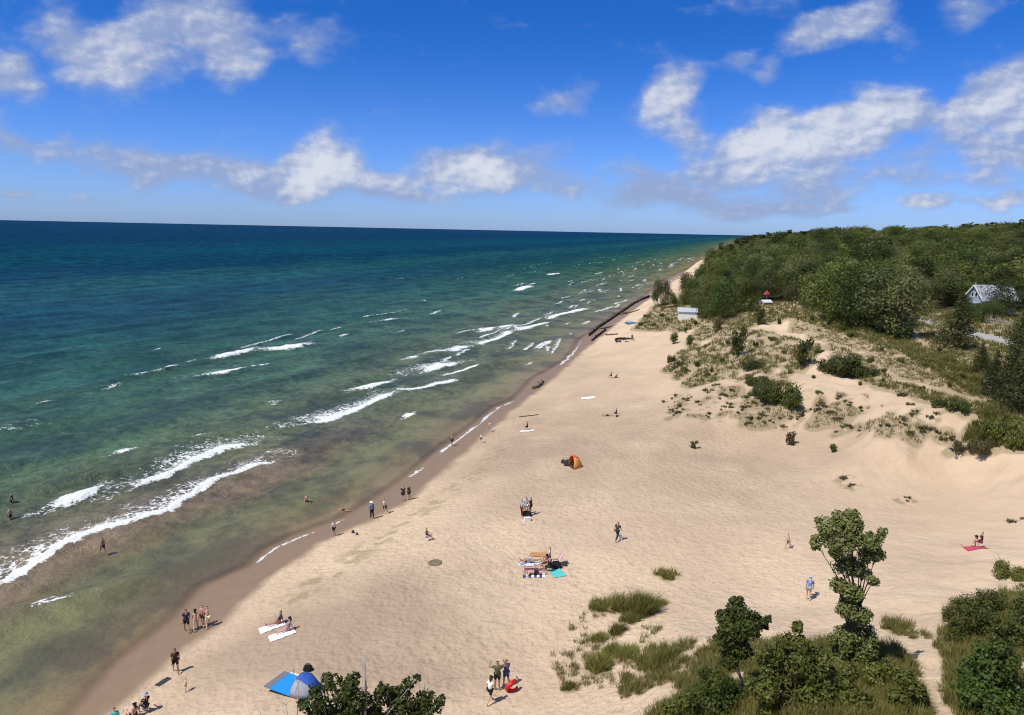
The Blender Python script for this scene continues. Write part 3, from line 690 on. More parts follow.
# the wood on the hill: individuals where they show largest, the rest as one mass
cand = []
house_r = 196.0
ha = math.atan2(*np.array(onz(991., 300., 14.))); HX, HY = house_r*math.sin(ha), house_r*math.cos(ha)
gg = np.random.default_rng(17)
PX_ = at(766, 305); PX_ = (PX_.x*(1+5/math.hypot(PX_.x, PX_.y)), PX_.y*(1+5/math.hypot(PX_.x, PX_.y)))
step = 8.4
for x in np.arange(20, 460, step):
    for y in np.arange(130, 640, step):
        X = x+gg.uniform(-3.4, 3.4); Y = y+gg.uniform(-3.4, 3.4); a = math.atan2(X, Y); r = math.hypot(X, Y)
        if not math.radians(8) < a < math.radians(40) or r > 600: continue
        if r < np.interp(a, EA, ER)+2 or float(signed(SHW, np.array([X]), np.array([Y]))[0]) < (23 if r < 450 else 20): continue
        if min(math.hypot(X-q_[0], Y-q_[1]) for q_ in named_pos) < 4.0: continue
        if math.hypot(X-HX, Y-HY) < 9 or math.hypot(X-PX_[0], Y-PX_[1]) < 7: continue
        z = gz(X, Y); h = gg.uniform(6.5, 13.0)*(1.02 if r > 330 else .95)
        px, py = project((X, Y, z+h))
        if r < house_r+6 and 957 < px < 1022 and py < 303: continue
        if abs(float(signed(RD[:, :2], np.array([X]), np.array([Y]))[0])) < 6: continue
        if a < math.radians(17.5): h *= .72
        cand.append((r, X, Y, z, h))
cand.sort()
cov = np.zeros((715, 1100), bool); chosen = []; rest = []
for r, X, Y, z, h in cand:
    px, py = project((X, Y, z+h*.62)); rx = h*.40*F/r; ry = h*.38*F/r
    x0, x1, y0, y1 = int(px-rx), int(px+rx)+1, int(py-ry), int(py+ry)+1
    if x1 < 2 or x0 > 1022: continue
    x0 = max(x0, 0)
    w_ = cov[y0:y1, x0:x1]; vis = (~w_).sum()
    yy, xx = np.mgrid[y0:y1, x0:x0+w_.shape[1]]
    w_ |= (((xx-px)/rx)**2+((yy-py)/ry)**2) < 1
    (chosen if vis > max(14, .16*4*rx*ry) else rest).append((r, X, Y, z, h, vis))
chosen.sort(key=lambda c: -c[5]); rest += chosen[262:]; chosen = chosen[:262]
def zone(X, Y, r):
    a = math.degrees(math.atan2(X, Y))
    px, py = project((X, Y, gz(X, Y)+8))
    if a < 15.5: return 'broadleaf tree in the wood running along the shore'
    if py < 236: return 'small looking tree on the skyline of the wooded ridge'
    if r < 240: return 'full crowned tree in the front rows of the wood behind the dune'
    return 'rounded tree on the wooded hillside below the ridge'
for r, X, Y, z, h, v in chosen:
    a = math.degrees(math.atan2(X, Y)); u = gg.random()
    if a < 16.5 and u < .30: kind, nm = 'cedar', 'cedar_tree'; lab = 'narrow dark conifer spiking out of the wood by the shore'; grp = 'narrow conifers by the shore'
    elif u < .07: kind, nm = 'pine', 'pine_tree'; lab = 'dark pointed pine standing among the rounded trees of the wood'; grp = 'pines in the wood'
    else:
        kind = 'pale' if u > .76 else 'broad'; nm = 'broadleaf_tree'; lab = zone(X, Y, r); grp = 'trees of the wood: '+lab[:60]
    wood_tree(nm, kind, (X, Y, z), h, gg.uniform(1.0, 1.5) if kind != 'cedar' else 1.0, None, lab, 'tree', grp)
def far_mass(items, per, size, seed, name, label, mat):
    gq = np.random.default_rng(seed); VV = []; TT = []; base_v, base_f, base_t = [], [], []
    protos = []
    for k in range(6):
        L = broad_lobes(random.Random(k+50), 1.0, .95, 6); protos.append(leaves_np(L, per, size, seed=300+k))
    for X, Y, z, h in items:
        v, f, tt = protos[gq.integers(6)]; a = gq.uniform(0, 6.28); c, s = math.cos(a), math.sin(a); wd = gq.uniform(1.0, 1.5)*h
        VV.append(np.stack([X+(v[:, 0]*c-v[:, 1]*s)*wd, Y+(v[:, 0]*s+v[:, 1]*c)*wd, z+v[:, 2]*h], -1))
        t2 = tt.copy(); t2[:, 1] = np.clip(t2[:, 1]+max(0, gq.normal(-.05, .16)), 0, .5); t2[:, 0] = np.clip(t2[:, 0]*gq.uniform(.15, 1.35), 0, 1); TT.append(t2)
    V = np.vstack(VV); me = mesh_np(name, V, np.arange(len(V)).reshape(-1, 4), False); vcol(me, 'tint', np.vstack(TT))
    return tag(link(name, me, mat), label, None, None, 'stuff')
far_mass([(X, Y, z, h) for r, X, Y, z, h, v in rest], 420, .075, 5, 'distant_wood', 'closed green canopy of the wood covering the hill', LEAF_MID)
it = []
while len(it) < 1500:
    a = math.radians(gg.uniform(12, 42)); r = 560*math.exp(gg.random()*2.3); X, Y = r*math.sin(a), r*math.cos(a)
    s_ = float(signed(SHW, np.array([X]), np.array([Y]))[0])
    if s_ < 18 or s_ > 60+r*.45: continue
    it.append((X, Y, gz(X, Y)-1, gg.uniform(7, 13)*(1+r/6000)*(.6 if a < math.radians(17.5) else 1)))
far_mass(it, 110, .17, 8, 'distant_wood', 'far wood along the shore running to the point', LEAF_DARK)

# --- shrubs on the dune (individual)
def shrub_variant(seed, kind):
    g = random.Random(seed); L = []
    n = {'round': 7, 'flat': 7, 'upright': 6, 'brush': 7, 'mound': 12}[kind]
    for i in range(n):
        a = g.uniform(0, 6.28); rad = g.uniform(.1, .55)
        if kind == 'upright': L.append((.22*math.cos(a), .22*math.sin(a), .25+.75*i/n, .22, .22, .22))
        elif kind == 'flat': L.append((rad*1.3*math.cos(a), rad*1.3*math.sin(a), g.uniform(.12, .3), .42, .42, .24))
        elif kind == 'mound': L.append((rad*1.5*math.cos(a), rad*1.5*math.sin(a), g.uniform(.05, .42)*(1.1-rad), g.uniform(.22, .4), g.uniform(.22, .4), .2))
        elif kind == 'brush': L.append((rad*1.5*math.cos(a), rad*1.5*math.sin(a), g.uniform(.08, .24), .34, .34, .16))
        else: L.append((rad*.8*math.cos(a), rad*.8*math.sin(a), g.uniform(.3, .65), .38, .38, .34))
    nl = {'round': 700, 'flat': 900, 'upright': 520, 'brush': 300, 'mound': 5200}[kind]
    cr = crown_mesh(L, nl, {'round': .10, 'flat': .10, 'upright': .10, 'brush': .10, 'mound': .055}[kind], seed)
    mb = MB()
    for l in L:
        e = Vector(l[:3])+Vector((g.uniform(-.1, .1), g.uniform(-.1, .1), l[5]*.6)); mb.tube([(0, 0, -.15), (l[0]*.4, l[1]*.4, l[2]*.6), e], [.03, .022, .006], 5)
        for _ in range(5 if kind == 'brush' else 2):
            f = e+Vector((g.uniform(-.5, .5), g.uniform(-.5, .5), g.uniform(-.1, .25))); mb.tube([e*.5, f], [.014, .004], 4)
    return cr, mb.mesh('stems', True)
SHV = {k: [shrub_variant(400+10*i+j, k) for j in range(3)] for i, k in enumerate(('round', 'flat', 'upright', 'brush', 'mound'))}
SHM = {'round': LEAF_DARK, 'flat': LEAF_MID, 'upright': LEAF_DARK, 'brush': LEAF_BRUSH, 'mound': LEAF_MID}
def shrub(px, py, wpx, hpx, kind, label, mat=None, group=None, name='shrub'):
    p = at(px, py); s = pxsize(p); cr, st = random.choice(SHV[kind]); mt_ = mat or SHM[kind]; key = (cr.name, mt_.name)
    if key not in _tree_mesh:
        c2 = cr.copy(); c2.materials.clear(); c2.materials.append(mt_); _tree_mesh[key] = c2
    if not st.materials: st.materials.append(BARK if kind != 'brush' else DRIFT)
    o = empty(name, p-Vector((0, 0, .03)), random.uniform(0, 6.28))
    hw = {'round': .85, 'flat': 1.0, 'upright': .42, 'brush': 1.0, 'mound': 1.0}[kind]; hh = {'round': .95, 'flat': .5, 'upright': 1.15, 'brush': .42, 'mound': .6}[kind]
    o.scale = (wpx*s/2/hw,)*2+(max(hpx, 2)*s/hh*1.05,)
    for nm, me_ in (('foliage', _tree_mesh[key]), ('stems', st)):
        c = bpy.data.objects.new(nm, me_); col.objects.link(c); c.parent = o
    return tag(o, label, 'shrub', group)
for a in [
 (738,356,15,28,'upright','upright dark shrub in the middle of the grassy dune tip'),
 (804,366,15,28,'upright','upright dark shrub on the dune right of the low dark bush'),
 (717,331,13,14,'round','scraggly round shrub on the sand below the white hut', LEAF_BRUSH),
 (758,325,12,20,'upright','narrow green bush on the dune crest below the red parasol', LEAF_MID),
 (829,326,6,11,'upright','lone thin bush standing on the grassy crest'),
 (673,344,12,12,'round','rounded green shrub at the foot of the dune nearest the water', LEAF_MID),
 (690,348,10,13,'round','dark shrub next to the rounded one at the dune foot'),
 (686,333,5,6,'round','tiny shrub above the dune foot shrubs'),
 (768,398,30,18,'mound','green flank of brush beside the big hanging bush on the steep sand face', LEAF_DARK),
 (757,369,36,9,'mound','long low dark bush across the dune', LEAF_DARK),
 (780,403,42,24,'mound','big green bush hanging over the steep sand face', LEAF_MID),
 (757,388,34,15,'mound','greener left shoulder of vegetation beside the big hanging bush', LEAF_MID),
 (842,370,42,20,'mound','big dark rounded bush on the dune ridge', LEAF_PINE),
 (862,375,34,12,'mound','dark bush trailing right from the big ridge bush', LEAF_PINE),
 (694,448,8,8,'upright','lone small upright shrub far out on the bare sand face'),
 (832,452,11,8,'round','lone small shrub on bare sand below the dune ridge'),
 (790,445,9,14,'upright','spindly shrub on the sand face below the big hanging bush', LEAF_BRUSH),
 (1012,576,30,13,'mound','dark sprawling shrub on the sand at the right edge'),
 (958,411,20,9,'flat','dark shrub on the ridge left of the yellow grass', LEAF_DARK),
 (940,408,16,8,'flat','small dark shrub beside the ridge grass', LEAF_DARK),
 (1002,442,38,26,'mound','large straggly shrub in the tall yellow grass', LEAF_MID),
 (985,453,26,16,'mound','brownish shrub below the large straggly one', LEAF_BRUSH),
 (963,452,22,10,'brush','brown tangle of brush on the sand below the ridge end'),
 (672,362,10,7,'flat','dark shrub jutting from the dune foot', LEAF_DARK),
 (679,366,12,6,'brush','grey brush behind the dark dune foot shrub')]:
    lab = a[5]; mt_ = a[6] if len(a) > 6 else None; shrub(*a[:5], lab, mt_)
for x0, y0, x1, y1, n in STREAKS:
    for k in range(n):
        u = random.random(); px = x0+(x1-x0)*u+random.gauss(0, 2.2); py = y0+(y1-y0)*u+random.gauss(0, 1.3)
        shrub(px, py, random.uniform(3, 9), random.uniform(1.2, 3.0), 'brush', 'low brown brush of twigs and dead stems on the bare sand face', random.choice([LEAF_BRUSH]*4+[LEAF_DARK]), 'brown brush tufts on the sand face', 'brush_tuft')
SCR = [(690,372),(700,366),(712,372),(720,362),(745,366),(726,345),(708,345),(752,347),(770,340),(785,352),(820,352),(792,372),(815,378),(870,362),(850,338),(880,352),(905,360),(925,365),(940,352),(920,388),(900,395),(880,384),(862,388),(950,388),(965,378),(780,322),(810,322),(838,332),(640,322),(648,318),(662,320),(670,324),(696,326),(652,325),(912,405),(990,425),(975,425),(820,392),(884,372)]
for px, py in SCR:
    shrub(px+random.gauss(0, 2), py+random.gauss(0, 1.5), random.uniform(4, 11), random.uniform(2.5, 6), random.choice(['round', 'mound', 'flat']), 'small dull green bush in the grass on top of the dune', random.choice([LEAF_MID, LEAF_BRUSH, LEAF_DARK]), 'small bushes in the dune grass')

# --- foreground plants, from lobes outlined at their own distance with real depth
def fg_plant(name, base_px, lobes_px, nleaf, leaf, label, cat='tree', mat=LEAF_MID, trunk_r=.09, bark=BARK, depth=1.0, dist=None, seed=0, parts=('crown', 'trunk'), trunk=True):
    if dist is None: p = at(*base_px)
    else:
        d = ray(float(base_px[0]), float(base_px[1])); d = d/np.hypot(d[0], d[1]); p = Vector((d[0]*dist, d[1]*dist, 0)); p.z = gz(p.x, p.y)
    o = empty(name, p); dist_v = math.hypot(p.x, p.y); g = random.Random(seed); L = []; SPR = []
    side = Vector((p.y, -p.x, 0)).normalized(); away = Vector((p.x, p.y, 0)).normalized()
    for lx, ly, lr in lobes_px:
        d = ray(float(lx), float(ly)); dep = g.uniform(-1, 1)*lr*.9*depth*pxsize(p); D = dist_v+dep
        d = d/np.hypot(d[0], d[1]); c = Vector((d[0]*D, d[1]*D, CZ+d[2]*D))-p; r = lr*(c+p-Vector((0, 0, CZ))).length/F
        L.append((c.x, c.y, c.z, r*.92, r*.92, r*.84))
        for _ in range(4):
            v = Vector((g.gauss(0, 1), g.gauss(0, 1), g.gauss(.35, .8))).normalized(); k = r*g.uniform(.65, 1.0); q = r*g.uniform(.24, .46)
            SPR.append((c.x+v.x*k, c.y+v.y*k, c.z+v.z*k*.9, q, q, q*g.uniform(.7, 1.3)))
    cr = crown_mesh(L+SPR, int(nleaf*1.25), leaf, 500+seed, dens_in=.45); link(parts[0], cr, mat, o)
    if trunk: link(parts[1], trunk_mesh((0, 0, 0), L, trunk_r, seed, .6), bark, o)
    return tag(o, label, cat)
fg_plant('cottonwood_tree', (852,668), [(828, 528, 11.6), (840, 518, 8.1), (850, 525, 11.6), (816, 543, 6.3), (838, 545, 12.5), (858, 540, 9.9), (872, 542, 9.0), (882, 533, 5.4), (876, 555, 7.2), (845, 565, 11.6), (862, 572, 8.1), (838, 585, 8.1), (852, 592, 9.9), (873, 581, 5.4), (846, 610, 9.35), (862, 615, 9.35), (858, 632, 13.26), (845, 640, 10.965), (855, 655, 14.875), (840, 660, 10.965), (868, 650, 9.35), (852, 515, 7), (826, 535, 8), (866, 555, 8), (849, 602, 7.6499999999999995)],
         18000, .10, 'tall slender cottonwood tree with patchy crown standing over the beach', mat=LEAF_POPLAR, trunk_r=.10, seed=1, bark=BARK)
fg_plant('cottonwood_tree', (742,700), [(737,608,10),(727,620,10),(746,618,10),(735,632,13),(750,628,11),(762,623,6),(768,620,4),(723,640,8),(740,648,12),(728,660,9),(722,630,5)],
         6000, .12, 'small dark leaved tree left of the tall slender tree', mat=LEAF_DARK, trunk_r=.06, seed=2, bark=BARK_PALE)
fg_plant('leafy_bush', (722,712), [(715,682,14),(703,694,12),(730,698,15),(720,706,17),(738,712,12),(700,712,14),(690,708,9)], 6000, .10, 'dark leafy bush under the small dark leaved tree', 'bush', LEAF_DARK, .05, seed=3, parts=('foliage', 'stems'))
fg_plant('leafy_bush', (795,715), [(797,628,6),(788,640,9),(800,645,10),(780,652,12),(800,660,16),(772,668,13),(815,668,14),(790,682,22),(765,690,14),(815,695,20),(785,708,22),(770,710,12),(838,700,12),(810,652,9),(822,655,8)],
         15000, .105, 'large leafy green bush in front of the tall slender tree', 'bush', LEAF_FRESH, .07, seed=4, parts=('foliage', 'stems'))
fg_plant('leafy_bush', (992,715), [(985,650,9),(1000,648,8),(1008,662,11),(990,668,15),(972,674,12),(1005,685,18),(982,692,18),(1018,692,12),(965,690,9),(1000,710,20),(975,712,14),(1022,715,14)],
         10000, .095, 'very dark dense bush right of the sandy footpath', 'bush', LEAF_DARK, .06, seed=5, parts=('foliage', 'stems'))
fg_plant('leafy_bush', (976,640), [(970,606,12),(985,600,11),(998,600,9),(962,622,14),(980,618,14),(958,640,12),(948,650,10),(972,640,14),(990,630,12),(950,664,9)],
         8000, .085, 'rounded green thicket behind the dark dense bush', 'bush', LEAF_FRESH, .04, seed=6, parts=('foliage', 'stems'))
fg_plant('leafy_bush', (1024,630), [(1020,614,9),(1030,606,10),(1030,622,10)], 900, .13, 'green thicket cut off by the right edge of the photo', 'bush', LEAF_MID, .04, seed=7, parts=('foliage', 'stems'))
fg_plant('leafy_bush', (880,690), [(872,672,10),(888,668,9),(900,676,9),(865,690,12),(885,690,14),(905,696,10),(850,700,12),(880,710,14),(910,714,9)], 6500, .085, 'low bright green bush at the foot of the tall slender tree', 'bush', LEAF_FRESH, .03, seed=8, parts=('foliage', 'stems'))
fg_plant('leafy_bush', (835,712), [(838,682,10),(850,672,9),(828,672,8),(846,694,12),(862,704,12),(835,708,12)], 5000, .09, 'mid green bush between the large leafy bush and the tall tree foot', 'bush', LEAF_MID, .03, seed=10, parts=('foliage', 'stems'))
fg_plant('leafy_bush', (915,716), [(905,680,8),(915,690,9),(900,700,10),(920,706,9),(908,714,10)], 2200, .11, 'rough green bush at the left edge of the sandy footpath', 'bush', LEAF_FRESH, .03, seed=11, parts=('foliage', 'stems'))
fg_plant('leafy_bush', (1010,650), [(1005,628,10),(1018,634,10),(1012,645,12),(998,638,9),(1024,648,10)], 2600, .11, 'mid green bush above the dark dense bush at the right edge', 'bush', LEAF_FRESH, .03, seed=12, parts=('foliage', 'stems'))
fg_plant('leafy_bush', (690,722), [(672,708,8),(684,704,9),(665,716,8),(690,714,9)], 1500, .10, 'low green bush at the lower left corner of the slope grass', 'bush', LEAF_MID, .03, seed=13, parts=('foliage', 'stems'))
fg_plant('cottonwood_tree', (372,790), [(330,682,9),(345,692,12),(318,698,11),(305,705,7),(352,682,8),(360,700,12),(336,710,14),(378,700,9),(383,690,8),(395,698,11),(408,684,7),(417,678,4),(404,702,13),(425,700,9),(435,706,8),(440,700,5),(372,716,13),(420,716,13),(320,718,14),(398,720,14),(345,724,16)],
         6500, .095, 'leafy tree top rising into the bottom of the photo below the blue tent', mat=LEAF_MID, trunk_r=.12, dist=21.5, seed=9, bark=BARK_PALE)

# dead wood in front: a pale snag and bare branches
def snag(name, dist, paths, label):
    o = MB(); d0 = None
    for pts, r0, r1 in paths:
        W = []
        for k, (px, py) in enumerate(pts):
            d = ray(float(px), float(py)); d = d/np.hypot(d[0], d[1]); D = dist+(.15*k if k else 0)
            W.append(Vector((d[0]*D, d[1]*D, CZ+d[2]*D)))
        o.tube(W, [r0+(r1-r0)*k/(len(W)-1) for k in range(len(W))], 7)
    lo = min(o.v, key=lambda v: v[2]); g0 = gz(lo[0], lo[1])
    if lo[2] > g0: o.tube([(lo[0], lo[1]-.6, g0-.1), (lo[0], lo[1]-.2, (lo[2]+g0)/2), lo], [paths[0][1]*1.5, paths[0][1]*1.2, paths[0][1]], 7)
    base = Vector((lo[0], lo[1], g0)); o.v = [tuple(Vector(v)-base) for v in o.v]
    ob = o.build(name, DEADWOOD, None, True); ob.location = base
    return tag(ob, label, 'dead tree')
snag('dead_tree', 21.0, [([(366,735),(365,710),(366,690),(365,668),(364,654)], .05, .012), ([(365,668),(363,660),(361,655)], .01, .005), ([(366,676),(372,672),(380,670),(386,666)], .014, .004), ([(365,690),(361,684)], .008, .004), ([(366,664),(368,658)], .008, .003)], 'bare pale dead trunk standing in the leafy tree top')
snag('dead_tree', 21.8, [([(418,712),(428,688),(436,682),(446,678),(462,678)], .03, .008), ([(446,678),(452,671)], .01, .004), ([(424,695),(425,680),(423,672)], .014, .005)], 'bare grey branch reaching right out of the leafy tree top')
snag('dead_tree', 22.5, [([(297,722),(298,700),(298,683),(293,674),(285,664)], .018, .005), ([(294,676),(293,664),(296,655)], .01, .004), ([(298,690),(302,680)], .008, .003)], 'thin bare twig in front of the blue beach tent')
snag('dead_tree', 22.5, [([(288,730),(287,712),(286,705)], .02, .012), ([(286,705),(280,699)], .012, .005), ([(286,705),(290,700)], .012, .005)], 'short forked dead stem below the blue beach tent')
snag('dead_tree', 22.0, [([(263,726),(260,712),(256,706),(256,700)], .012, .004)], 'short crooked dead twig left of the forked stem')

# ------------------------------------------------------------------ buildings, road things
WHITE = paint((.74, .73, .70), .6, 'white_wall', .06, 2); GREYROOF = paint((.34, .36, .40), .7, 'grey_roof', .12, 5); DARK = paint((.02, .022, .025), .4, 'dark_glass', .2, 3)
SIDING = paint((.30, .34, .40), .7, 'grey_siding', .1, 4); TIMBER = paint((.048, .043, .040), .9, 'old_timber', .35, 4); METALROOF = paint((.40, .45, .52), .5, 'pale_blue_roof', .1, 3)
STONE = paint((.34, .31, .27), .85, 'stone', .25, 4)
def gable(mb_wall, mb_roof, w, l, h, rh, ov=.35, th=.16):
    V = [(-w/2, -l/2, -.6), (w/2, -l/2, -.6), (w/2, -l/2, h), (0, -l/2, h+rh), (-w/2, -l/2, h)]
    V2 = [(x, l/2, z) for x, y, z in V]
    mb_wall.add(V+V2, [(0, 1, 2, 3, 4), (9, 8, 7, 6, 5), (1, 6, 7, 2), (0, 4, 9, 5), (0, 5, 6, 1)])
    sl = rh/(w/2)
    for s in (-1, 1):
        e = w/2+ov; z0 = h-ov*sl
        P = [(0, -l/2-ov, h+rh+.02), (s*e, -l/2-ov, z0+.02), (s*e, l/2+ov, z0+.02), (0, l/2+ov, h+rh+.02)]
        Q = [(x, y, z+th) for x, y, z in P]
        mb_roof.add(P+Q, [(0, 1, 2, 3), (7, 6, 5, 4), (0, 4, 5, 1), (1, 5, 6, 2), (2, 6, 7, 3), (3, 7, 4, 0)])
# white hut by the beach
p = at(687, 319); o = empty('beach_hut', p, math.radians(-100)); sp = pxsize(p)
a, b = MB(), MB(); gable(a, b, 3.4, 5.2, 2.3, .9, .3, .12); a.build('wall', WHITE, o); b.build('roof', METALROOF, o)
dm = MB(); dm.box((-1.72, -.9, .9), (.06, .9, 1.9)); d_ = dm.build('door', SIDING, o); hm = MB(); hm.box((-1.77, -.55, .9), (.05, .06, .12)); hm.build('handle', DARK, d_)
for yy in (1.2,):
    wm = MB(); wm.box((-1.72, yy, 1.35), (.06, .9, .8)); w_ = wm.build('window', WHITE, o); pm = MB(); pm.box((-1.755, yy, 1.35), (.02, .74, .64)); pm.build('pane', DARK, w_)
tag(o, 'small white hut with pale blue roof at the top of the beach', 'hut')
# house on the right
hz = gz(HX, HY); o = empty('house', (HX, HY, hz), math.radians(-38))
a, b = MB(), MB(); gable(a, b, 6.4, 10.5, 4.0, 3.4, .55, .2); o.rotation_euler = (0, 0, math.radians(-80)); o.scale = (.82,)*3; a.build('wall', SIDING, o); b.build('roof', GREYROOF, o)
for sx in (-.62, .62):
    wm = MB(); wm.box((sx, -5.28, 5.0), (.95, .1, 1.35)); w_ = wm.build('window', WHITE, o); pm = MB(); pm.box((sx, -5.34, 5.0), (.66, .03, 1.05)); pm.build('pane', DARK, w_)
pm = MB(); pm.box((0, -6.2, 2.9), (5.8, 2.0, .16)); pm.box((-2.6, -7.05, 1.1), (.16, .16, 3.5)); pm.box((2.6, -7.05, 1.1), (.16, .16, 3.5)); pm.build('porch', SIDING, o)
wm = MB(); wm.box((-.2, -5.28, 1.5), (4.6, .08, 1.9)); w_ = wm.build('window', WHITE, o); pm = MB(); pm.box((-.2, -5.33, 1.5), (4.3, .03, 1.65)); pm.build('pane', DARK, w_)
tr = MB()
for s in (-1, 1):
    ang = math.atan2(3.4, 3.2)
    L_ = math.hypot(3.75, 3.98); tr.box((s*1.88, -5.86, 5.62-.12), (L_, .08, .26), rot=Matrix.Rotation(s*math.atan2(3.4, 3.2), 3, 'Y'))
tr.build('gable_trim', WHITE, o)
fm = MB(); fm.tube([(0, -5.3, 7.5), (0, -5.3, 8.4)], [.08, .04], 6); fm.build('finial', WHITE, o)
for sx in (-1.8, .4, 2.6):
    wm = MB(); wm.box((3.23, sx, 2.2), (.08, 1.0, 1.2)); w_ = wm.build('window', WHITE, o); pm = MB(); pm.box((3.28, sx, 2.2), (.03, .74, .94)); pm.build('pane', DARK, w_)
tag(o, 'grey gabled house with pale roof among the trees on the right', 'house')
# red parasol and pale roof behind the crest
p = at(766, 305); d = math.hypot(p.x, p.y); k = 1+5/d; q_ = Vector((p.x*k, p.y*k, 0)); q_.z = gz(q_.x, q_.y)
RED = paint((.26, .035, .028), .7, 'red_cloth', .15, 3)
o = empty('parasol', q_, .4); mb = MB(); mb.tube([(0, 0, 0), (0, 0, 3.9)], .05, 6); mb.build('pole', WHITE, o)
mb = MB(); n = 8; V = [(0, 0, 4.2)]+[(1.15*math.cos(2*PI*i/n), 1.15*math.sin(2*PI*i/n), 3.0) for i in range(n)]+[(1.15*math.cos(2*PI*i/n), 1.15*math.sin(2*PI*i/n), 2.7) for i in range(n)]
mb.add(V, [(0, 1+i, 1+(i+1) % n) for i in range(n)]+[(1+i, 1+n+i, 1+n+(i+1) % n, 1+(i+1) % n) for i in range(n)]); mb.build('canopy', RED, o)
tag(o, 'red parasol showing among the trees behind the dune crest', 'parasol')
o = empty('small_shed', q_+Vector((-1.2, -3.0, -.2)), math.radians(-70)); a, b = MB(), MB(); gable(a, b, 2.2, 3.0, 1.0, .6, .2, .1); a.build('wall', SIDING, o); b.build('roof', paint((.62, .62, .6), .6, 'pale_roof'), o)
dm = MB(); dm.box((0, -1.53, .45), (.7, .05, .9)); dm.build('door', TIMBER, o)
tag(o, 'small shed with pale roof under the red parasol', 'shed')
# timber seawall on the far beach
def timber_wall(pts, h, label):
    W = hits(np.array([a[0] for a in pts], float), np.array([a[1] for a in pts], float)); base = Vector(W[0]); o = empty('timber_seawall', base)
    bd = MB(); cum = 0
    for a, b in zip(W[:-1], W[1:]):
        a = Vector(a)-base; b = Vector(b)-base; L = (b-a).length; n = max(1, int(L/2.6)); ang = math.atan2(b.y-a.y, b.x-a.x)
        for i in range(n):
            c = a.lerp(b, (i+.5)/n); bd.box((c.x, c.y, c.z+h*.32), (L/n, .18, h*random.uniform(.75, 1.0)), ang)
            e = a.lerp(b, i/n); pm = MB(); pm.tube([(e.x, e.y, e.z-.6), (e.x+random.uniform(-.05, .05), e.y, e.z+h*random.uniform(.85, 1.35))], random.uniform(.16, .24), 7); pm.build('post', TIMBER, o)
    bd.build('planking', TIMBER, o); return tag(o, label, 'seawall')
timber_wall([(589,336),(600,327),(612,319),(624,311),(634,304),(642,300)], .8, 'long dark timber seawall along the far water edge')
timber_wall([(642,300),(650,297)], 1.2, 'short dark end of timber seawall beneath the slender pair of trees')
timber_wall([(592,341),(606,330)], .7, 'low broken row of timbers on the sand inside the seawall')
# rocks along the far shore
def rock(p, r, label, group=None):
    g = random.Random(int(p[0]*77)); bm = bmesh.new(); bmesh.ops.create_icosphere(bm, subdivisions=2, radius=r)
    for v in bm.verts: v.co *= g.uniform(.75, 1.15); v.co.z *= .6
    me = bpy.data.meshes.new('rock'); bm.to_mesh(me); bm.free(); o = link('rock', me, STONE); o.location = p; return tag(o, label, 'rock', group)
for px, py in ((652,296),(655,293),(659,290),(663,287),(668,283),(672,281),(676,279),(680,277)):
    rock(at(px, py), random.uniform(1.2, 2.2), 'grey rock on the narrow shore beyond the seawall', 'rocks on the far shore')
# snow fence / pillars beside the road
p0 = at(985, 323); p1 = at(1012, 327); o = empty('picket_fence', p0); n = 16; d = p1-p0
for i in range(n+1):
    c = d*(i/n); pm = MB(); pm.box((c.x, c.y, gz(p0.x+c.x, p0.y+c.y)-p0.z+.55), (.09, .09, 1.3)); pm.build('picket', STONE, o)
rm = MB(); rm.tube([(0, 0, .9), tuple(d+Vector((0, 0, .9)))], .04, 5); rm.tube([(0, 0, .4), tuple(d+Vector((0, 0, .4)))], .04, 5); rm.build('rail', STONE, o)
tag(o, 'pale picket fence across the road from the dark pine', 'fence')

# ------------------------------------------------------------------ people
SK = {'light': paint((.52, .33, .24), .6, 'skin_light', .05, 3), 'tan': paint((.36, .205, .135), .6, 'skin_tan', .05, 3), 'dark': paint((.12, .065, .042), .6, 'skin_dark', .05, 3)}
EYE = paint((.03, .02, .018), .3, 'eye'); LIP = paint((.35, .13, .11), .5, 'lip')
def cloth(c): return paint(c, .85, 'cloth', .12, 9)
def skin_mesh(V, E, Rr, sub=1):
    me = bpy.data.meshes.new('tmp'); me.from_pydata(V, E, []); ob = bpy.data.objects.new('tmp', me); col.objects.link(ob)
    ob.modifiers.new('s', 'SKIN'); sv = me.skin_vertices[0].data
    for i, r in enumerate(Rr): sv[i].radius = (r, r); sv[i].use_root = (i == 0)
    ms_ = ob.modifiers.new('b', 'SUBSURF'); ms_.levels = sub; ms_.render_levels = sub
    dg = bpy.context.evaluated_depsgraph_get(); dg.update(); ev = ob.evaluated_get(dg); out = bpy.data.meshes.new_from_object(ev)
    bpy.data.objects.remove(ob); bpy.data.meshes.remove(me)
    out.polygons.foreach_set('use_smooth', [True]*len(out.polygons)); return out
def V3(*a): return Vector(a)
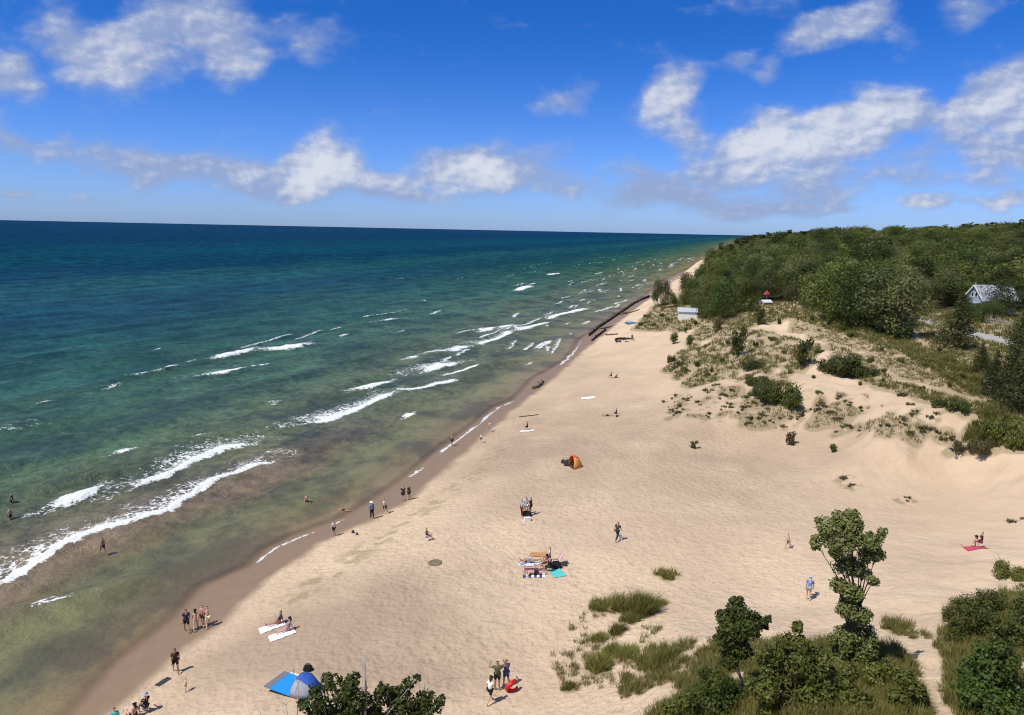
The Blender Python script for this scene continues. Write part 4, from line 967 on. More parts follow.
#           lean, (thigh, knee) L, R, arms L (fwd, out, elbow), R, whole-body pitch, extra
POSES = {
 'stand':  (3, (2, 4), (-3, 3), (6, 9, 12), (4, 9, 12), 0),
 'stand2': (2, (6, 8), (-6, 4), (20, 10, 60), (2, 10, 8), 0),
 'walk':   (6, (26, 12), (-22, 14), (-22, 8, 18), (24, 8, 25), 0),
 'walk2':  (5, (-20, 26), (22, 6), (26, 8, 25), (-20, 8, 15), 0),
 'hands_head': (0, (3, 4), (-4, 3), (40, 75, 130), (40, 75, 130), 0),
 'carry':  (2, (10, 8), (-10, 8), (30, 14, 70), (28, 12, 70), 0),
 'bend':   (50, (10, 12), (-5, 8), (40, 8, 20), (60, 8, 15), 0),
 'sit':    (-8, (98, 95), (90, 88), (25, 14, 40), (35, 14, 45), 0),
 'sit_legs': (-18, (84, 6), (80, 4), (-38, 14, 8), (-36, 14, 8), 0),
 'crouch': (30, (118, 132), (112, 128), (50, 10, 40), (60, 10, 40), 0),
 'lie_back': (0, (4, 6), (8, 14), (10, 22, 15), (6, 22, 12), -90),
 'lie_front': (0, (-4, 4), (2, 10), (120, 30, 90), (120, 30, 90), 90),
 'recline': (-48, (72, 40), (76, 12), (-40, 16, 25), (-30, 16, 20), 0),
}
def person_geo(pose, female=False):
    lean, lL, lR, aL, aR, pit = POSES[pose]; J = {}
    P = V3(0, 0, 0); ln = math.radians(lean); up = V3(0, math.sin(ln), math.cos(ln)); fw = V3(0, math.cos(ln), -math.sin(ln))
    J['pelvis'] = P; J['waist'] = P+up*.17; J['chest'] = P+up*.36; J['neck'] = P+up*.53
    hl = math.radians(lean*.35); hu = V3(0, math.sin(hl), math.cos(hl)); hf = V3(0, math.cos(hl), -math.sin(hl))
    J['h0'] = J['neck']+hu*.07+hf*.015; J['h1'] = J['neck']+hu*.145+hf*.03; J['h2'] = J['neck']+hu*.22+hf*.02
    for s, (a, k) in ((-1, lL), (1, lR)):
        a = math.radians(a); k = math.radians(k); n = 'L' if s < 0 else 'R'
        J['hip'+n] = P+V3(s*.095, 0, -.03); kn = J['hip'+n]+V3(s*.02, math.sin(a), -math.cos(a))*.43; b = a-k
        an = kn+V3(s*.01, math.sin(b), -math.cos(b))*.42; J['knee'+n] = kn; J['ank'+n] = an; J['toe'+n] = an+V3(s*.03, math.cos(b), math.sin(b))*.16+V3(0, math.sin(b), -math.cos(b))*.05
    for s, (a, o_, e) in ((-1, aL), (1, aR)):
        n = 'L' if s < 0 else 'R'; a = math.radians(a); o_ = math.radians(o_); e = math.radians(e)
        J['sh'+n] = J['chest']+up*.10+V3(s*(.165 if female else .185), 0, 0)
        def dr(ang): return (up*-math.cos(ang)+fw*math.sin(ang))
        d1 = dr(a)*math.cos(o_)+V3(s*math.sin(o_), 0, 0); el = J['sh'+n]+d1*.29; d2 = dr(a+e)*math.cos(o_*.3)+V3(s*math.sin(o_)*.25*(1 if e < 1.6 else -1.5), 0, 0); d2.normalize()
        J['el'+n] = el; J['wr'+n] = el+d2*.25; J['ha'+n] = el+d2*.32; J['hd'+n] = d2
    if pit:
        R = Matrix.Rotation(-math.radians(pit), 3, 'X')
        for k in J: J[k] = R@J[k]
        up = R@up; fw = R@fw; hu = R@hu; hf = R@hf
    J['_'] = (up, fw, hu, hf); return J
def make_person(name, pose, h, skin, top, tc, bot, bc, hair, hc, female):
    J = person_geo(pose, female); up, fw, hu, hf = J['_']
    ids = ['pelvis','waist','chest','neck','h0','h1','h2','hipL','kneeL','ankL','toeL','hipR','kneeR','ankR','toeR','shL','elL','wrL','haL','shR','elR','wrR','haR']
    rad = [.125,.108 if female else .115,.125,.055,.072,.092,.07,.088,.058,.038,.034,.088,.058,.038,.034,.062,.043,.030,.038,.062,.043,.030,.038]
    ed = [(0,1),(1,2),(2,3),(3,4),(4,5),(5,6),(0,7),(7,8),(8,9),(9,10),(0,11),(11,12),(12,13),(13,14),(2,15),(15,16),(16,17),(17,18),(2,19),(19,20),(20,21),(21,22)]
    body = skin_mesh([J[i] for i in ids], ed, rad)
    ext = MB()
    c = J['h1']; lat = hu.cross(hf)
    for s in (-1, 1):
        e = c+hf*.083+lat*s*.034+hu*.012; ext.sphere(e, .012, 6, 1)
        e = c+lat*s*.094; ext.sphere(e, (.018, .022, .03), 6, 0)
    ext.tube([c+hf*.085+hu*.02, c+hf*.118-hu*.02], [.008, .017], 5, 0); ext.tube([c+hf*.086-hu*.05-lat*.025, c+hf*.092-hu*.048, c+hf*.086-hu*.05+lat*.025], [.004, .009, .004], 5, 2)
    for n, s in (('L', -1), ('R', 1)):
        hd = J['hd'+n] if not POSES[pose][5] else (J['ha'+n]-J['wr'+n]).normalized(); a = hd.orthogonal().normalized(); b = hd.cross(a)
        for k, ln in enumerate((.062, .075, .08, .072)):
            st = J['ha'+n]+a*(.021*(k-1.5)); ext.tube([st, st+hd*ln*.6+b*.006, st+hd*ln*.95+b*.026], [.0115, .010, .007], 5, 0)
        st = J['wr'+n]+hd*.03; ext.tube([st+a*.022, st+a*.05+hd*.03+b*.01, st+a*.052+hd*.062+b*.02], [.013, .012, .008], 5, 0)
    em = ext.mesh('ext', True); bm = bmesh.new(); bm.from_mesh(body)
    for f in bm.faces: f.material_index = 0
    bm.from_mesh(em); body2 = bpy.data.meshes.new('body'); bm.to_mesh(body2); bm.free(); bpy.data.meshes.remove(body); bpy.data.meshes.remove(em)
    pb = link('person', body2, [SK[skin], EYE, LIP]); sc = h/1.72
    def put(nm, ids_, ed_, rd_, mt_): link(nm, skin_mesh(ids_, ed_, rd_), mt_, pb)
    def mid(a, b, t_): return J[a].lerp(J[b], t_)
    if top in ('shirt', 'long', 'dress'):
        te = 1.0 if top == 'long' else .6
        lo = J['pelvis']-up*(.03 if top != 'dress' else .05)
        V = [lo, J['waist'], J['chest'], J['neck']-up*.045, J['shL'], mid('shL', 'elL', te), J['shR'], mid('shR', 'elR', te)]
        E_ = [(0,1),(1,2),(2,3),(2,4),(4,5),(2,6),(6,7)]; r_ = [.148, .132, .142, .066, .079, .064, .079, .064]
        if top == 'long': V += [mid('elL','wrL',.8), mid('elR','wrR',.8)]; E_ += [(5,8),(7,9)]; r_[5] = r_[7] = .056; r_ += [.046, .046]
        if top == 'dress': V += [mid('hipL','kneeL',.75), mid('hipR','kneeR',.75)]; E_ += [(0,len(V)-2),(0,len(V)-1)]; r_ += [.12, .12]
        put('shirt' if top != 'dress' else 'dress', V, E_, r_, cloth(tc))
    elif top == 'bikini':
        put('bikini_top', [J['chest']+up*.03-V3(.001, 0, 0), J['chest']-up*.045], [(0, 1)], [.138, .134], cloth(tc))
    if bot in ('shorts', 'pants'):
        te = .72 if bot == 'shorts' else 1.0
        V = [J['pelvis']+up*.02, J['hipL'], mid('hipL', 'kneeL', te), J['hipR'], mid('hipR', 'kneeR', te)]; E_ = [(0,1),(1,2),(0,3),(3,4)]; r_ = [.142, .108, .088, .108, .088]
        if bot == 'pants': V += [mid('kneeL','ankL',.9), mid('kneeR','ankR',.9)]; E_ += [(2,5),(4,6)]; r_[2] = r_[4] = .075; r_ += [.056, .056]
        put('shorts' if bot == 'shorts' else 'trousers', V, E_, r_, cloth(bc))
    elif bot == 'bikini': put('bikini_bottom', [J['pelvis']+up*.03, J['hipL'].lerp(J['hipR'], .5)-up*.04], [(0, 1)], [.139, .118], cloth(bc))
    if hair != 'bald':
        V = [c-hf*.02+hu*.045, c+hf*.0+hu*.085]; E_ = [(0, 1)]; r_ = [.104, .082]
        if hair == 'long': V += [c-hf*.07-hu*.06, c-hf*.10-hu*.20]; E_ += [(0, 2), (2, 3)]; r_ += [.085, .05]
        put('hair', V, E_, r_, paint(hc, .6, 'hair', .2, 9))
        if hair in ('hat', 'cap'):
            mb = MB(); M_ = []
            top_c = c+hu*.075
            prof = [(.18 if hair == 'hat' else .125, -.02), (.17 if hair == 'hat' else .118, -.005), (.112, .005), (.104, .06), (.06, .10), (.0, .105)]
            n = 12; V = []
            for r, z in prof:
                for k in range(n): V.append(top_c+(lat*math.cos(2*PI*k/n)+hf*math.sin(2*PI*k/n))*r+hu*z)
            mb.add(V, [(i*n+k, i*n+(k+1) % n, (i+1)*n+(k+1) % n, (i+1)*n+k) for i in range(len(prof)-1) for k in range(n)]); mb.build('hat', cloth(HATC[0]), pb, True)
    zmin = min(v.co.z for v in body2.vertices)
    for ch in [pb]+list(pb.children):
        for v in ch.data.vertices: v.co = (v.co-V3(0, 0, zmin))*sc
    return pb
HATC = [(.8, .8, .8)]
BLK = (.012, .012, .014); NAVY = (.02, .03, .07); WHT = (.72, .72, .70); BRN = (.03, .018, .012); BLOND = (.30, .20, .09)
def person(px, py, pose, head, h, label, skin='light', top='shirt', tc=WHT, bot='shorts', bc=BLK, hair='short', hc=BRN, female=False, water=None, raise_=0):
    if water is None: p = at(px, py)
    else:
        w = onz(float(px), float(py), .05); p = Vector((w[0], w[1], -water))
    o = make_person('person', pose, h, skin, top, tc, bot, bc, hair, hc, female)
    o.location = p+Vector((0, 0, -.015+raise_)); o.rotation_euler = (0, 0, math.radians(-head)); return tag(o, label, 'person')
P = person
P(187,632,'walk',-30,1.80,'man in dark navy shirt and black shorts, leftmost of the group on the wet sand',tc=NAVY,skin='tan')
P(196,630,'walk2',-20,1.64,'woman in a dark bikini beside the man in navy on the wet sand',top='bikini',tc=(.10,.02,.02),bot='bikini',bc=BLK,hair='long',female=True)
P(203,626,'walk',-15,1.66,'dark haired person in a pink top at the back of the wet sand group',tc=(.50,.22,.20),bot='shorts',bc=(.2,.05,.05),female=True)
P(208,627,'walk2',-25,1.68,'bare chested person in pale yellow shorts, rightmost of the wet sand group',top='none',bc=(.62,.58,.40))
P(176,673,'walk',150,1.80,'man in dark maroon shirt and black shorts walking on the dry sand edge',tc=(.07,.02,.02),skin='tan')
P(186,692,'stand',60,.95,'toddler in yellow shirt standing behind the man in maroon',tc=(.62,.50,.20),bc=(.55,.42,.2),hc=BLOND)
P(116,735,'stand',-40,1.70,'person in bright teal shirt cut off by the bottom of the photo',tc=(.03,.42,.45),bc=NAVY)
P(134,717,'sit_legs',-60,1.66,'dark haired person in pink sitting by the bottom edge',tc=(.48,.24,.22),hair='long',female=True)
HATC[0] = (.30,.36,.46)
P(146,713,'sit',-60,1.76,'person in black shirt and grey blue hat sitting by the bottom edge',tc=BLK,bc=(.05,.06,.09),hair='hat')
P(279,624,'sit_legs',-110,1.74,'dark haired person in dark shirt sitting on the upper white blanket',tc=(.04,.04,.06),bc=(.3,.12,.10),skin='tan',raise_=.03)
P(288,631,'sit_legs',-115,1.66,'dark haired woman in patterned grey top sitting on the lower white blanket',tc=(.20,.17,.20),bc=(.45,.22,.24),hair='long',female=True,raise_=.03)
P(334,536,'stand',-60,1.55,'person in white shirt and black shorts standing alone at the wet sand edge',tc=WHT,bc=BLK)
HATC[0] = (.78,.78,.76)
P(372,519,'stand2',-50,1.80,'person in long blue shirt, dark trousers and white hat at the wet sand edge',top='long',tc=(.10,.20,.42),bot='pants',bc=BLK,hair='hat')
P(385,514,'walk',-60,1.68,'person in white shirt and dark shorts right of the one in the white hat',tc=(.66,.62,.60),bc=NAVY)
P(403,501,'stand',-20,1.72,'person in dark clothes, left one of the close pair at the wet sand edge',tc=(.03,.03,.03),bc=BLK)
P(409,500,'stand2',-60,1.70,'person in dark green clothes, right one of the close pair at the wet sand edge',tc=(.05,.06,.05),bc=(.03,.03,.03))
P(427,541,'sit',80,1.70,'person in black sitting alone on the sand above the round pit',tc=BLK,bc=(.5,.5,.5))
P(343,510,'lie_front',-70,1.60,'swimmer lying in the shallow water off the beach',top='none',bot='shorts',bc=(.12,.04,.03),skin='tan',water=.14)
P(307,504,'stand2',160,1.60,'bather knee deep in the water beside a splash of foam',top='none',bc=(.08,.04,.04),water=.42)
P(103,553,'walk',120,1.68,'bather in dark trunks crossing the shallow sandbar',top='none',bc=(.10,.02,.03),water=.10,skin='tan')
P(12,503,'stand',60,1.72,'bather in black standing out in the water, farther of the two at the left edge',tc=BLK,water=.55)
P(10,518,'stand2',90,1.68,'bather with bare chest and dark trunks, nearer of the two at the left edge',top='none',bc=BLK,water=.55)
P(452,446,'stand',0,1.70,'person in dark swimwear at the brink of the water near the swash line',top='none',bc=BLK,skin='tan')
P(481,443,'stand2',60,1.30,'child in white shirt and black shorts on the dry sand near the swash',tc=WHT,bc=BLK)
P(490,432,'walk',-20,1.60,'person in pale clothes walking along the shore farther than the child in white',tc=(.55,.45,.36),bc=(.45,.36,.28))
P(527,430,'sit',-90,1.70,'person in dark clothes sitting on a white towel in mid beach',tc=(.03,.03,.035),bc=BLK,raise_=.03)
P(522,517,'stand',-130,1.74,'person in white top and long maroon trousers, left of the standing trio',tc=(.35,.38,.45),bot='pants',bc=(.12,.015,.012))
P(526,514,'stand2',170,1.72,'person in blue and white shirt in the middle of the standing trio',tc=(.42,.48,.62),bc=(.6,.6,.6))
P(530,515,'stand',120,1.76,'person in dark shirt and black shorts, right of the standing trio',tc=(.05,.05,.06),bc=BLK)
P(530,563,'lie_front',-90,1.74,'sunbather lying on the farthest of the three towels in the crowd',top='none',bc=(.30,.36,.5),raise_=.04,skin='tan')
P(536,569,'lie_back',-90,1.72,'sunbather in dark swimwear lying on the middle towel in the crowd',top='bikini',tc=(.10,.02,.05),bot='bikini',bc=(.10,.02,.05),female=True,hair='long',raise_=.05)
P(535,575,'lie_front',-90,1.72,'sunbather with bare back lying on the nearest of the three towels in the crowd',top='none',bc=(.02,.02,.04),raise_=.04)
P(549,562,'sit',-80,1.74,'person in pale shirt sitting upright at the back of the crowd on towels',tc=(.55,.58,.62),bc=(.3,.05,.05))
P(545,566,'sit_legs',-100,1.66,'woman in maroon top sitting between towels and beach chair',tc=(.22,.05,.05),bc=BLK,hair='long',female=True,skin='tan')
P(549,572,'sit',-60,1.72,'person in black sitting beside the teal towel',tc=BLK,bc=(.05,.05,.05))
P(617,541,'walk',40,1.82,'man in dark green clothes walking alone with a white bag over open sand',tc=(.035,.045,.035),bot='pants',bc=(.02,.02,.02),skin='tan')
P(497,690,'hands_head',-10,1.84,'man in olive shirt and black shorts with elbows raised',tc=(.10,.11,.055),bc=BLK,skin='tan')
P(506,687,'carry',-30,1.74,'person in blue shirt holding the red float',top='shirt',tc=(.035,.06,.20),bc=(.05,.07,.2),skin='tan')
P(490,703,'walk',40,1.64,'woman with long brown hair in white top and black shorts near the red float',tc=(.75,.74,.74),bc=BLK,hair='long',female=True)
P(788,549,'walk',-60,1.40,'bare chested child walking alone across the upper sand',top='none',bc=(.20,.10,.08))
HATC[0] = (.40,.46,.60)
P(808,600,'bend',30,1.74,'person in blue shirt and hat stooping on the sand left of the tall tree',tc=(.10,.18,.42),bc=(.32,.30,.32),hair='hat')
P(973,547,'sit_legs',-80,1.66,'person in red pink swimwear, left of the two sitting far right on the sand',top='bikini',tc=(.40,.04,.08),bot='bikini',bc=(.4,.04,.08),female=True,hair='long')
P(980,547,'sit',-60,1.72,'person in black, right of the two sitting far right on the sand',tc=BLK,bc=(.25,.04,.06))
P(608,416,'lie_back',-90,1.7,'sunbather lying left of a companion in dark swimwear on the far open sand',top='none',bc=BLK,skin='tan')
P(616,416,'sit',-80,1.7,'person in dark clothes sitting beside a lying sunbather on the far open sand',tc=(.05,.03,.03),bc=BLK)
P(611,378,'sit',-100,1.7,'person in dark red sitting left in the farthest pair on the beach',tc=(.14,.05,.05),bc=BLK)
P(616,378,'sit_legs',-80,1.7,'person in grey sitting right in the farthest pair on the beach',tc=(.16,.15,.16),bc=BLK)
P(632,341,'stand',10,1.75,'person in dark red standing at the ring of dark logs',tc=(.10,.03,.03),bc=BLK)

# ------------------------------------------------------------------ beach things
def sheet(px, py, w, l, rz, c, label, cat='towel', name='beach_towel', stripe=None, raise_=0):
    p = at(px, py); R = Matrix.Rotation(math.radians(rz), 3, 'Z'); nx_, ny_ = 12, 16; V = []; g = random.Random(int(px*13+py))
    for i in range(nx_+1):
        for j in range(ny_+1):
            q = R@Vector(((i/nx_-.5)*w, (j/ny_-.5)*l, 0)); ed_ = min(i, nx_-i, j, ny_-j)
            V.append((q.x, q.y, gz(p.x+q.x, p.y+q.y)-p.z+.025+g.uniform(0, .035)+raise_))
    n0 = len(V); V += [(x, y, z-.02) for x, y, z in V]; Fc = []; M_ = []
    idx = lambda i, j: i*(ny_+1)+j
    for i in range(nx_):
        for j in range(ny_):
            Fc.append((idx(i, j), idx(i+1, j), idx(i+1, j+1), idx(i, j+1))); M_.append(1 if stripe and (j//2) % 2 else 0)
            Fc.append((n0+idx(i, j), n0+idx(i, j+1), n0+idx(i+1, j+1), n0+idx(i+1, j))); M_.append(0)
    me = bpy.data.meshes.new(name); me.from_pydata(V, [], Fc); me.polygons.foreach_set('material_index', M_); me.polygons.foreach_set('use_smooth', [True]*len(Fc))
    o = link(name, me, [cloth(c)]+([cloth(stripe)] if stripe else [])); o.location = p
    return tag(o, label, cat)
sheet(272,627,1.1,1.7,-62,(.78,.74,.76),'white blanket under the upper of two sitters','blanket','blanket')
sheet(282,635,1.1,1.7,-62,(.80,.77,.76),'white blanket under the lower of two sitters','blanket','blanket')
sheet(529,564,.7,1.7,88,(.55,.60,.72),'pale blue towel, farthest of the three in the crowd')
sheet(535,570,.7,1.7,86,(.25,.10,.16),'dark wine coloured towel in the middle of the three in the crowd')
sheet(534,576,.7,1.7,88,(.72,.72,.74),'white towel with dark stripes, nearest of the three in the crowd',stripe=(.06,.06,.12))
sheet(557,573,1.0,1.5,20,(.10,.50,.45),'teal towel at the right front of the crowd')
sheet(539,555,.9,1.5,80,(.45,.24,.09),'orange brown towel behind the crowd')
sheet(588,398,1.3,2.2,85,(.82,.82,.82),'bright white towel alone on the far sand')
sheet(527,431,1.0,2.0,80,(.75,.72,.72),'white towel under the person sitting in mid beach')
sheet(163,682,.45,.9,-30,(.04,.04,.05),'dark towel lying on the sand left of the man in maroon')
sheet(976,548,.8,1.5,85,(.50,.06,.12),'red towel under the two sitting far right')
def bag(px, py, w, d, h, c, label, cat='bag', name='bag', rz=0):
    p = at(px, py); o = empty(name, p, math.radians(rz)); bm = bmesh.new(); bmesh.ops.create_cube(bm, size=1)
    bmesh.ops.bevel(bm, geom=bm.edges[:], offset=.16, segments=3, affect='EDGES')
    for v in bm.verts: k = 1-.25*(v.co.z+.5); v.co = Vector((v.co.x*w*k, v.co.y*d*k, (v.co.z+.49)*h))
    me = bpy.data.meshes.new('body'); bm.to_mesh(me); bm.free(); link('body', me, cloth(c), o)
    mb = MB(); mb.tube([(-w*.25, 0, h*.9), (-w*.2, 0, h*1.25), (w*.2, 0, h*1.25), (w*.25, 0, h*.9)], .02, 5); mb.build('strap', cloth(tuple(x*.6 for x in c)), o, True)
    return tag(o, label, cat)
def cooler(px, py, w, d, h, c, lid, label, rz=0):
    p = at(px, py); o = empty('cooler', p, math.radians(rz)); mb = MB(); mb.box((0, 0, h*.42), (w, d, h*.84)); mb.build('body', paint(c, .5, 'plastic', .05), o)
    mb = MB(); mb.box((0, 0, h*.93), (w*1.05, d*1.05, h*.16)); mb.build('lid', paint(lid, .5, 'plastic', .05), o)
    mb = MB(); mb.tube([(-w*.56, 0, h*.7), (-w*.6, 0, h*1.15), (w*.6, 0, h*1.15), (w*.56, 0, h*.7)], .02, 5); mb.build('handle', paint((.1, .1, .1), .5, 'plastic', .05), o)
    return tag(o, label, 'cooler')
cooler(527,521,.6,.4,.38,(.80,.80,.80),(.78,.78,.78),'white cooler in front of the standing trio',15)
bag(527,516,.9,.6,.5,BLK,'black bag at the feet of the standing trio')
bag(556,568,.9,.6,.55,BLK,'black bag between the striped chair and the teal towel')
bag(565,566,.35,.25,.25,(.05,.05,.05),'small dark bag right of the crowd')
bag(620,540,.4,.25,.45,(.75,.74,.72),'white bag held low by the lone walking man')
bag(353,533,.3,.25,.25,(.05,.05,.06),'tiny dark bag on the sand, left of two near the wet edge'); bag(357,535,.25,.2,.2,(.09,.06,.05),'tiny brown bag on the sand, right of two near the wet edge')
bag(563,463,.5,.4,.4,(.05,.04,.04),'small dark bag left of the orange tent'); bag(617,417,.35,.3,.3,(.04,.04,.05),'small dark bag right of the far sunbathers')
# striped beach chair
p = at(555, 565); o = empty('beach_chair', p, math.radians(100)); mb = MB()
for i in range(8): mb.box(((i-3.5)*.075, .05, .30), (.075, .5, .02), m=i % 2)
for i in range(8): mb.box(((i-3.5)*.075, -.45, .62), (.075, .02, .75), m=i % 2, rot=Matrix.Rotation(math.radians(28), 3, 'X'))
mb.build('seat', [cloth((.75,.72,.72)), cloth((.50,.03,.06))], o)
fr_ = MB()
for s in (-1, 1):
    fr_.tube([(s*.32, .3, 0), (s*.32, -.2, .32), (s*.32, -.62, .98)], .018, 6); fr_.tube([(s*.32, -.5, 0), (s*.32, -.1, .32), (s*.32, .32, .32)], .018, 6)
fr_.build('frame', paint((.5,.5,.52), .3, 'metal'), o); tag(o, 'beach chair with red and white stripes in the crowd', 'beach chair')
# red float held by the person in blue
p = at(507, 690); o = MB(); n = 18; prof = []
R_ = .52
for i in range(n+1):
    a = .5+5.4*i/n; prof.append(Vector((R_*math.cos(a), .12*math.sin(2*a), .62+R_*1.0*math.sin(a))))
o.tube(prof, [.10+.10*abs(math.sin(i/n*3.14)) for i in range(n+1)], 10)
ob = o.build('swim_float', paint((.55,.02,.02), .35, 'red_vinyl', .08), None, True); ob.location = p+Vector((.25, -.1, 0)); ob.rotation_euler = (.25, 0, .5); ob.scale = (.66,)*3; tag(ob, 'bright red swim float carried by the person in blue', 'float')
# tents
def dome_tent(px, py, w, l, h, rz, c_out, c_side, c_dark, label, porch=None, name='beach_tent'):
    p = at(px, py); o = empty(name, p, math.radians(rz)); n = 12
    def arc(y, sc=1.0, lean=0): return [Vector((w/2*math.cos(PI*i/n)*sc, y+lean*math.sin(PI*i/n), h*sc*max(0, math.sin(PI*i/n))**.8)) for i in range(n+1)]
    rows = [arc(-l*.5, 1.0, l*.12), arc(-l*.15, 1.02), arc(l*.2, .82), arc(l*.42, .45), arc(l*.5, .10)]
    V = [v for r in rows for v in r]; Fo = []; Fs = []
    for i in range(len(rows)-1):
        for k in range(n):
            f = (i*(n+1)+k, i*(n+1)+k+1, (i+1)*(n+1)+k+1, (i+1)*(n+1)+k); (Fs if k < n*.26 else Fo).append(f)
    for nm, Fx, c in (('canopy', Fo, c_out), ('side_panel', Fs, c_side)):
        us = sorted({q for f in Fx for q in f}); ri = {q: k for k, q in enumerate(us)}; me = bpy.data.meshes.new(nm); me.from_pydata([V[q] for q in us], [], [tuple(ri[q] for q in f) for f in Fx]); ob_ = link(nm, me, cloth(c), o); md = ob_.modifiers.new('t', 'SOLIDIFY'); md.thickness = .02
        me.polygons.foreach_set('use_smooth', [True]*len(Fx))
    pm = MB()
    for r in (rows[0], rows[1]): pm.tube([v+Vector((0, 0, .02)) for v in r], .018, 6)
    pm.build('pole', paint((.1,.1,.11), .4, 'tent_pole'), o)
    fm_ = MB(); fm_.box((0, 0, .03), (w*.94, l*.94, .03)); fm_.build('groundsheet', cloth(c_dark), o)
    if porch:
        pw, pl, pc, gc, wc = porch
        m1 = MB(); m1.box((0, -l*.5-pl*.5, .05), (pw, pl, .04)); m1.build('porch_mat', cloth(pc), o)
        m1 = MB(); m1.box((0, -l*.5-pl-.22, .055), (pw, .44, .05)); m1.build('mat_border', cloth(gc), o)
        m1 = MB(); m1.box((-pw/2-.06, -l*.5-pl*.5, .06), (.12, pl, .05)); m1.build('mat_edge', cloth(wc), o)
    return tag(o, label, 'tent')
dome_tent(308, 692, 1.6, 1.3, 1.0, -116, (.03,.10,.42), (.30,.32,.38), (.05,.09,.22), 'blue and grey beach tent with a bright blue mat spread before it', (1.7, 1.5, (.015,.26,.68), (.16,.17,.20), (.7,.72,.75)))
bag(308,671,.6,.35,.4,BLK,'black bag on the sand behind the blue beach tent')
dome_tent(576, 467, 1.5, 1.3, 1.35, -70, (.62,.10,.015), (.62,.26,.08), (.05,.04,.04), 'orange beach tent alone in the middle of the beach')
bag(569,465,1.3,.8,.6,(.03,.04,.03),'dark heap of bags at the mouth of the orange tent')
# driftwood logs, ring, pit
def log(px, py, L, r, rz, label, bend=.1, group=None):
    p = at(px, py); mb = MB(); g = random.Random(int(px+py)); n = 7; d = Vector((math.cos(math.radians(rz)), math.sin(math.radians(rz)), 0)); s = Vector((-d.y, d.x, 0)); P_ = []
    for i in range(n):
        u = i/(n-1)-.5; q = d*(L*u)+s*(bend*L*(4*u*u-.5)+g.uniform(-.03, .03)*L); P_.append(Vector((q.x, q.y, gz(p.x+q.x, p.y+q.y)-p.z+r*.7)))
    mb.tube(P_, [r*(1.05-.5*i/(n-1))*g.uniform(.85, 1.1) for i in range(n)], 8)
    k = P_[3]; mb.tube([k, k+s*.4*L*.3+Vector((0, 0, r*1.5))], [r*.5, r*.2], 6)
    o = mb.build('driftwood_log', DRIFT, None, True); o.location = p; return tag(o, label, 'log', group)
log(540,385,7,.30,75,'dark driftwood log at the brink of the water in mid beach')
log(529,416,3.0,.10,10,'thin driftwood stick behind the person sitting in mid beach')
log(611,335,5,.25,-60,'dark driftwood log on the far sand left of the log ring')
log(606,328,6,.25,40,'driftwood log lying just inside the timber seawall')
log(618,314,8,.3,20,'driftwood log under the seawall bend')
log(630,313,7,.3,8,'driftwood log on the white sand above the blue boat')
p = at(625, 341); mb = MB(); n = 14; P_ = []
for i in range(n+1):
    a = math.radians(10+170*i/n); P_.append(Vector((2.3*math.cos(a), 2.6*math.sin(a), .25)))
for i in range(0, n, 2): mb.tube([P_[i], P_[i+1], P_[i+2]], [.34, .3, .3], 7)
mb.tube([(-2.6, -1.4, .15), (-1.2, -1.6, .15)], .2, 6); mb.tube([(-.3, -2.2, .15), (.8, -2.0, .15)], .2, 6)
ob = mb.build('log_ring', paint((.03, .027, .026), .9, 'charred_wood', .3, 3), None, True); ob.location = p; tag(ob, 'half ring of dark logs around a fire place on the far beach', 'log ring')
p = at(435, 563); mb = MB()
for i in range(15):
    a = 2*PI*i/15; g_ = random.uniform(.10, .15); x, y = .45*math.cos(a), .45*math.sin(a); mb.sphere((x, y, gz(p.x+x, p.y+y)-p.z+.03), (g_*1.3, g_*1.1, g_*.6), 8)
mb.sphere((0, 0, .0), (.42, .42, .07), 10); ob = mb.build('fire_pit', paint((.20, .155, .10), .9, 'damp_sand_lump', .3, 5), None, True); ob.location = p; tag(ob, 'small round pit ringed with dark lumps on the sand', 'fire pit')
# blue boat on the far sand
p = at(631, 324); o = empty('rowing_boat', p, math.radians(-20)); V = []; n = 9
for i in range(n):
    u = i/(n-1)*2-1; w_ = .75*(1-abs(u)**2.4)+.02
    for k in range(7):
        a = PI*k/6; V.append((u*1.9, w_*math.cos(a), .75*math.sin(a)**.7*(1-.35*abs(u)**2)))
me = bpy.data.meshes.new('hull'); me.from_pydata(V, [], [(i*7+k, i*7+k+1, (i+1)*7+k+1, (i+1)*7+k) for i in range(n-1) for k in range(6)]); me.polygons.foreach_set('use_smooth', [True]*len(me.polygons))
h_ = link('hull', me, paint((.03,.16,.34), .4, 'blue_hull', .1), o); md = h_.modifiers.new('t', 'SOLIDIFY'); md.thickness = .04
mb = MB(); mb.tube([(-1.95, 0, .62), (-1, 0, .80), (1, 0, .80), (1.95, 0, .62)], .05, 6); mb.build('keel', WHITE, o, True); tag(o, 'small blue boat lying upturned on the far white sand', 'boat')
sheet(639,318,1.2,5.5,-40,(.62,.66,.68),'pale tarpaulin strip beside the upturned blue boat','tarpaulin','tarpaulin')

# ------------------------------------------------------------------ light
EL = math.radians(57); DIRX, DIRY = -.82, -.57           # towards the sun, behind and left
sd = Vector((DIRX, DIRY, 0)).normalized()*math.cos(EL)+Vector((0, 0, math.sin(EL)))
sl_ = bpy.data.lights.new('sun', 'SUN'); sl_.energy = 4.8; sl_.angle = math.radians(.5); sl_.color = (1.0, .94, .85)
so = bpy.data.objects.new('sun', sl_); col.objects.link(so); so.rotation_euler = sd.to_track_quat('Z', 'Y').to_euler()

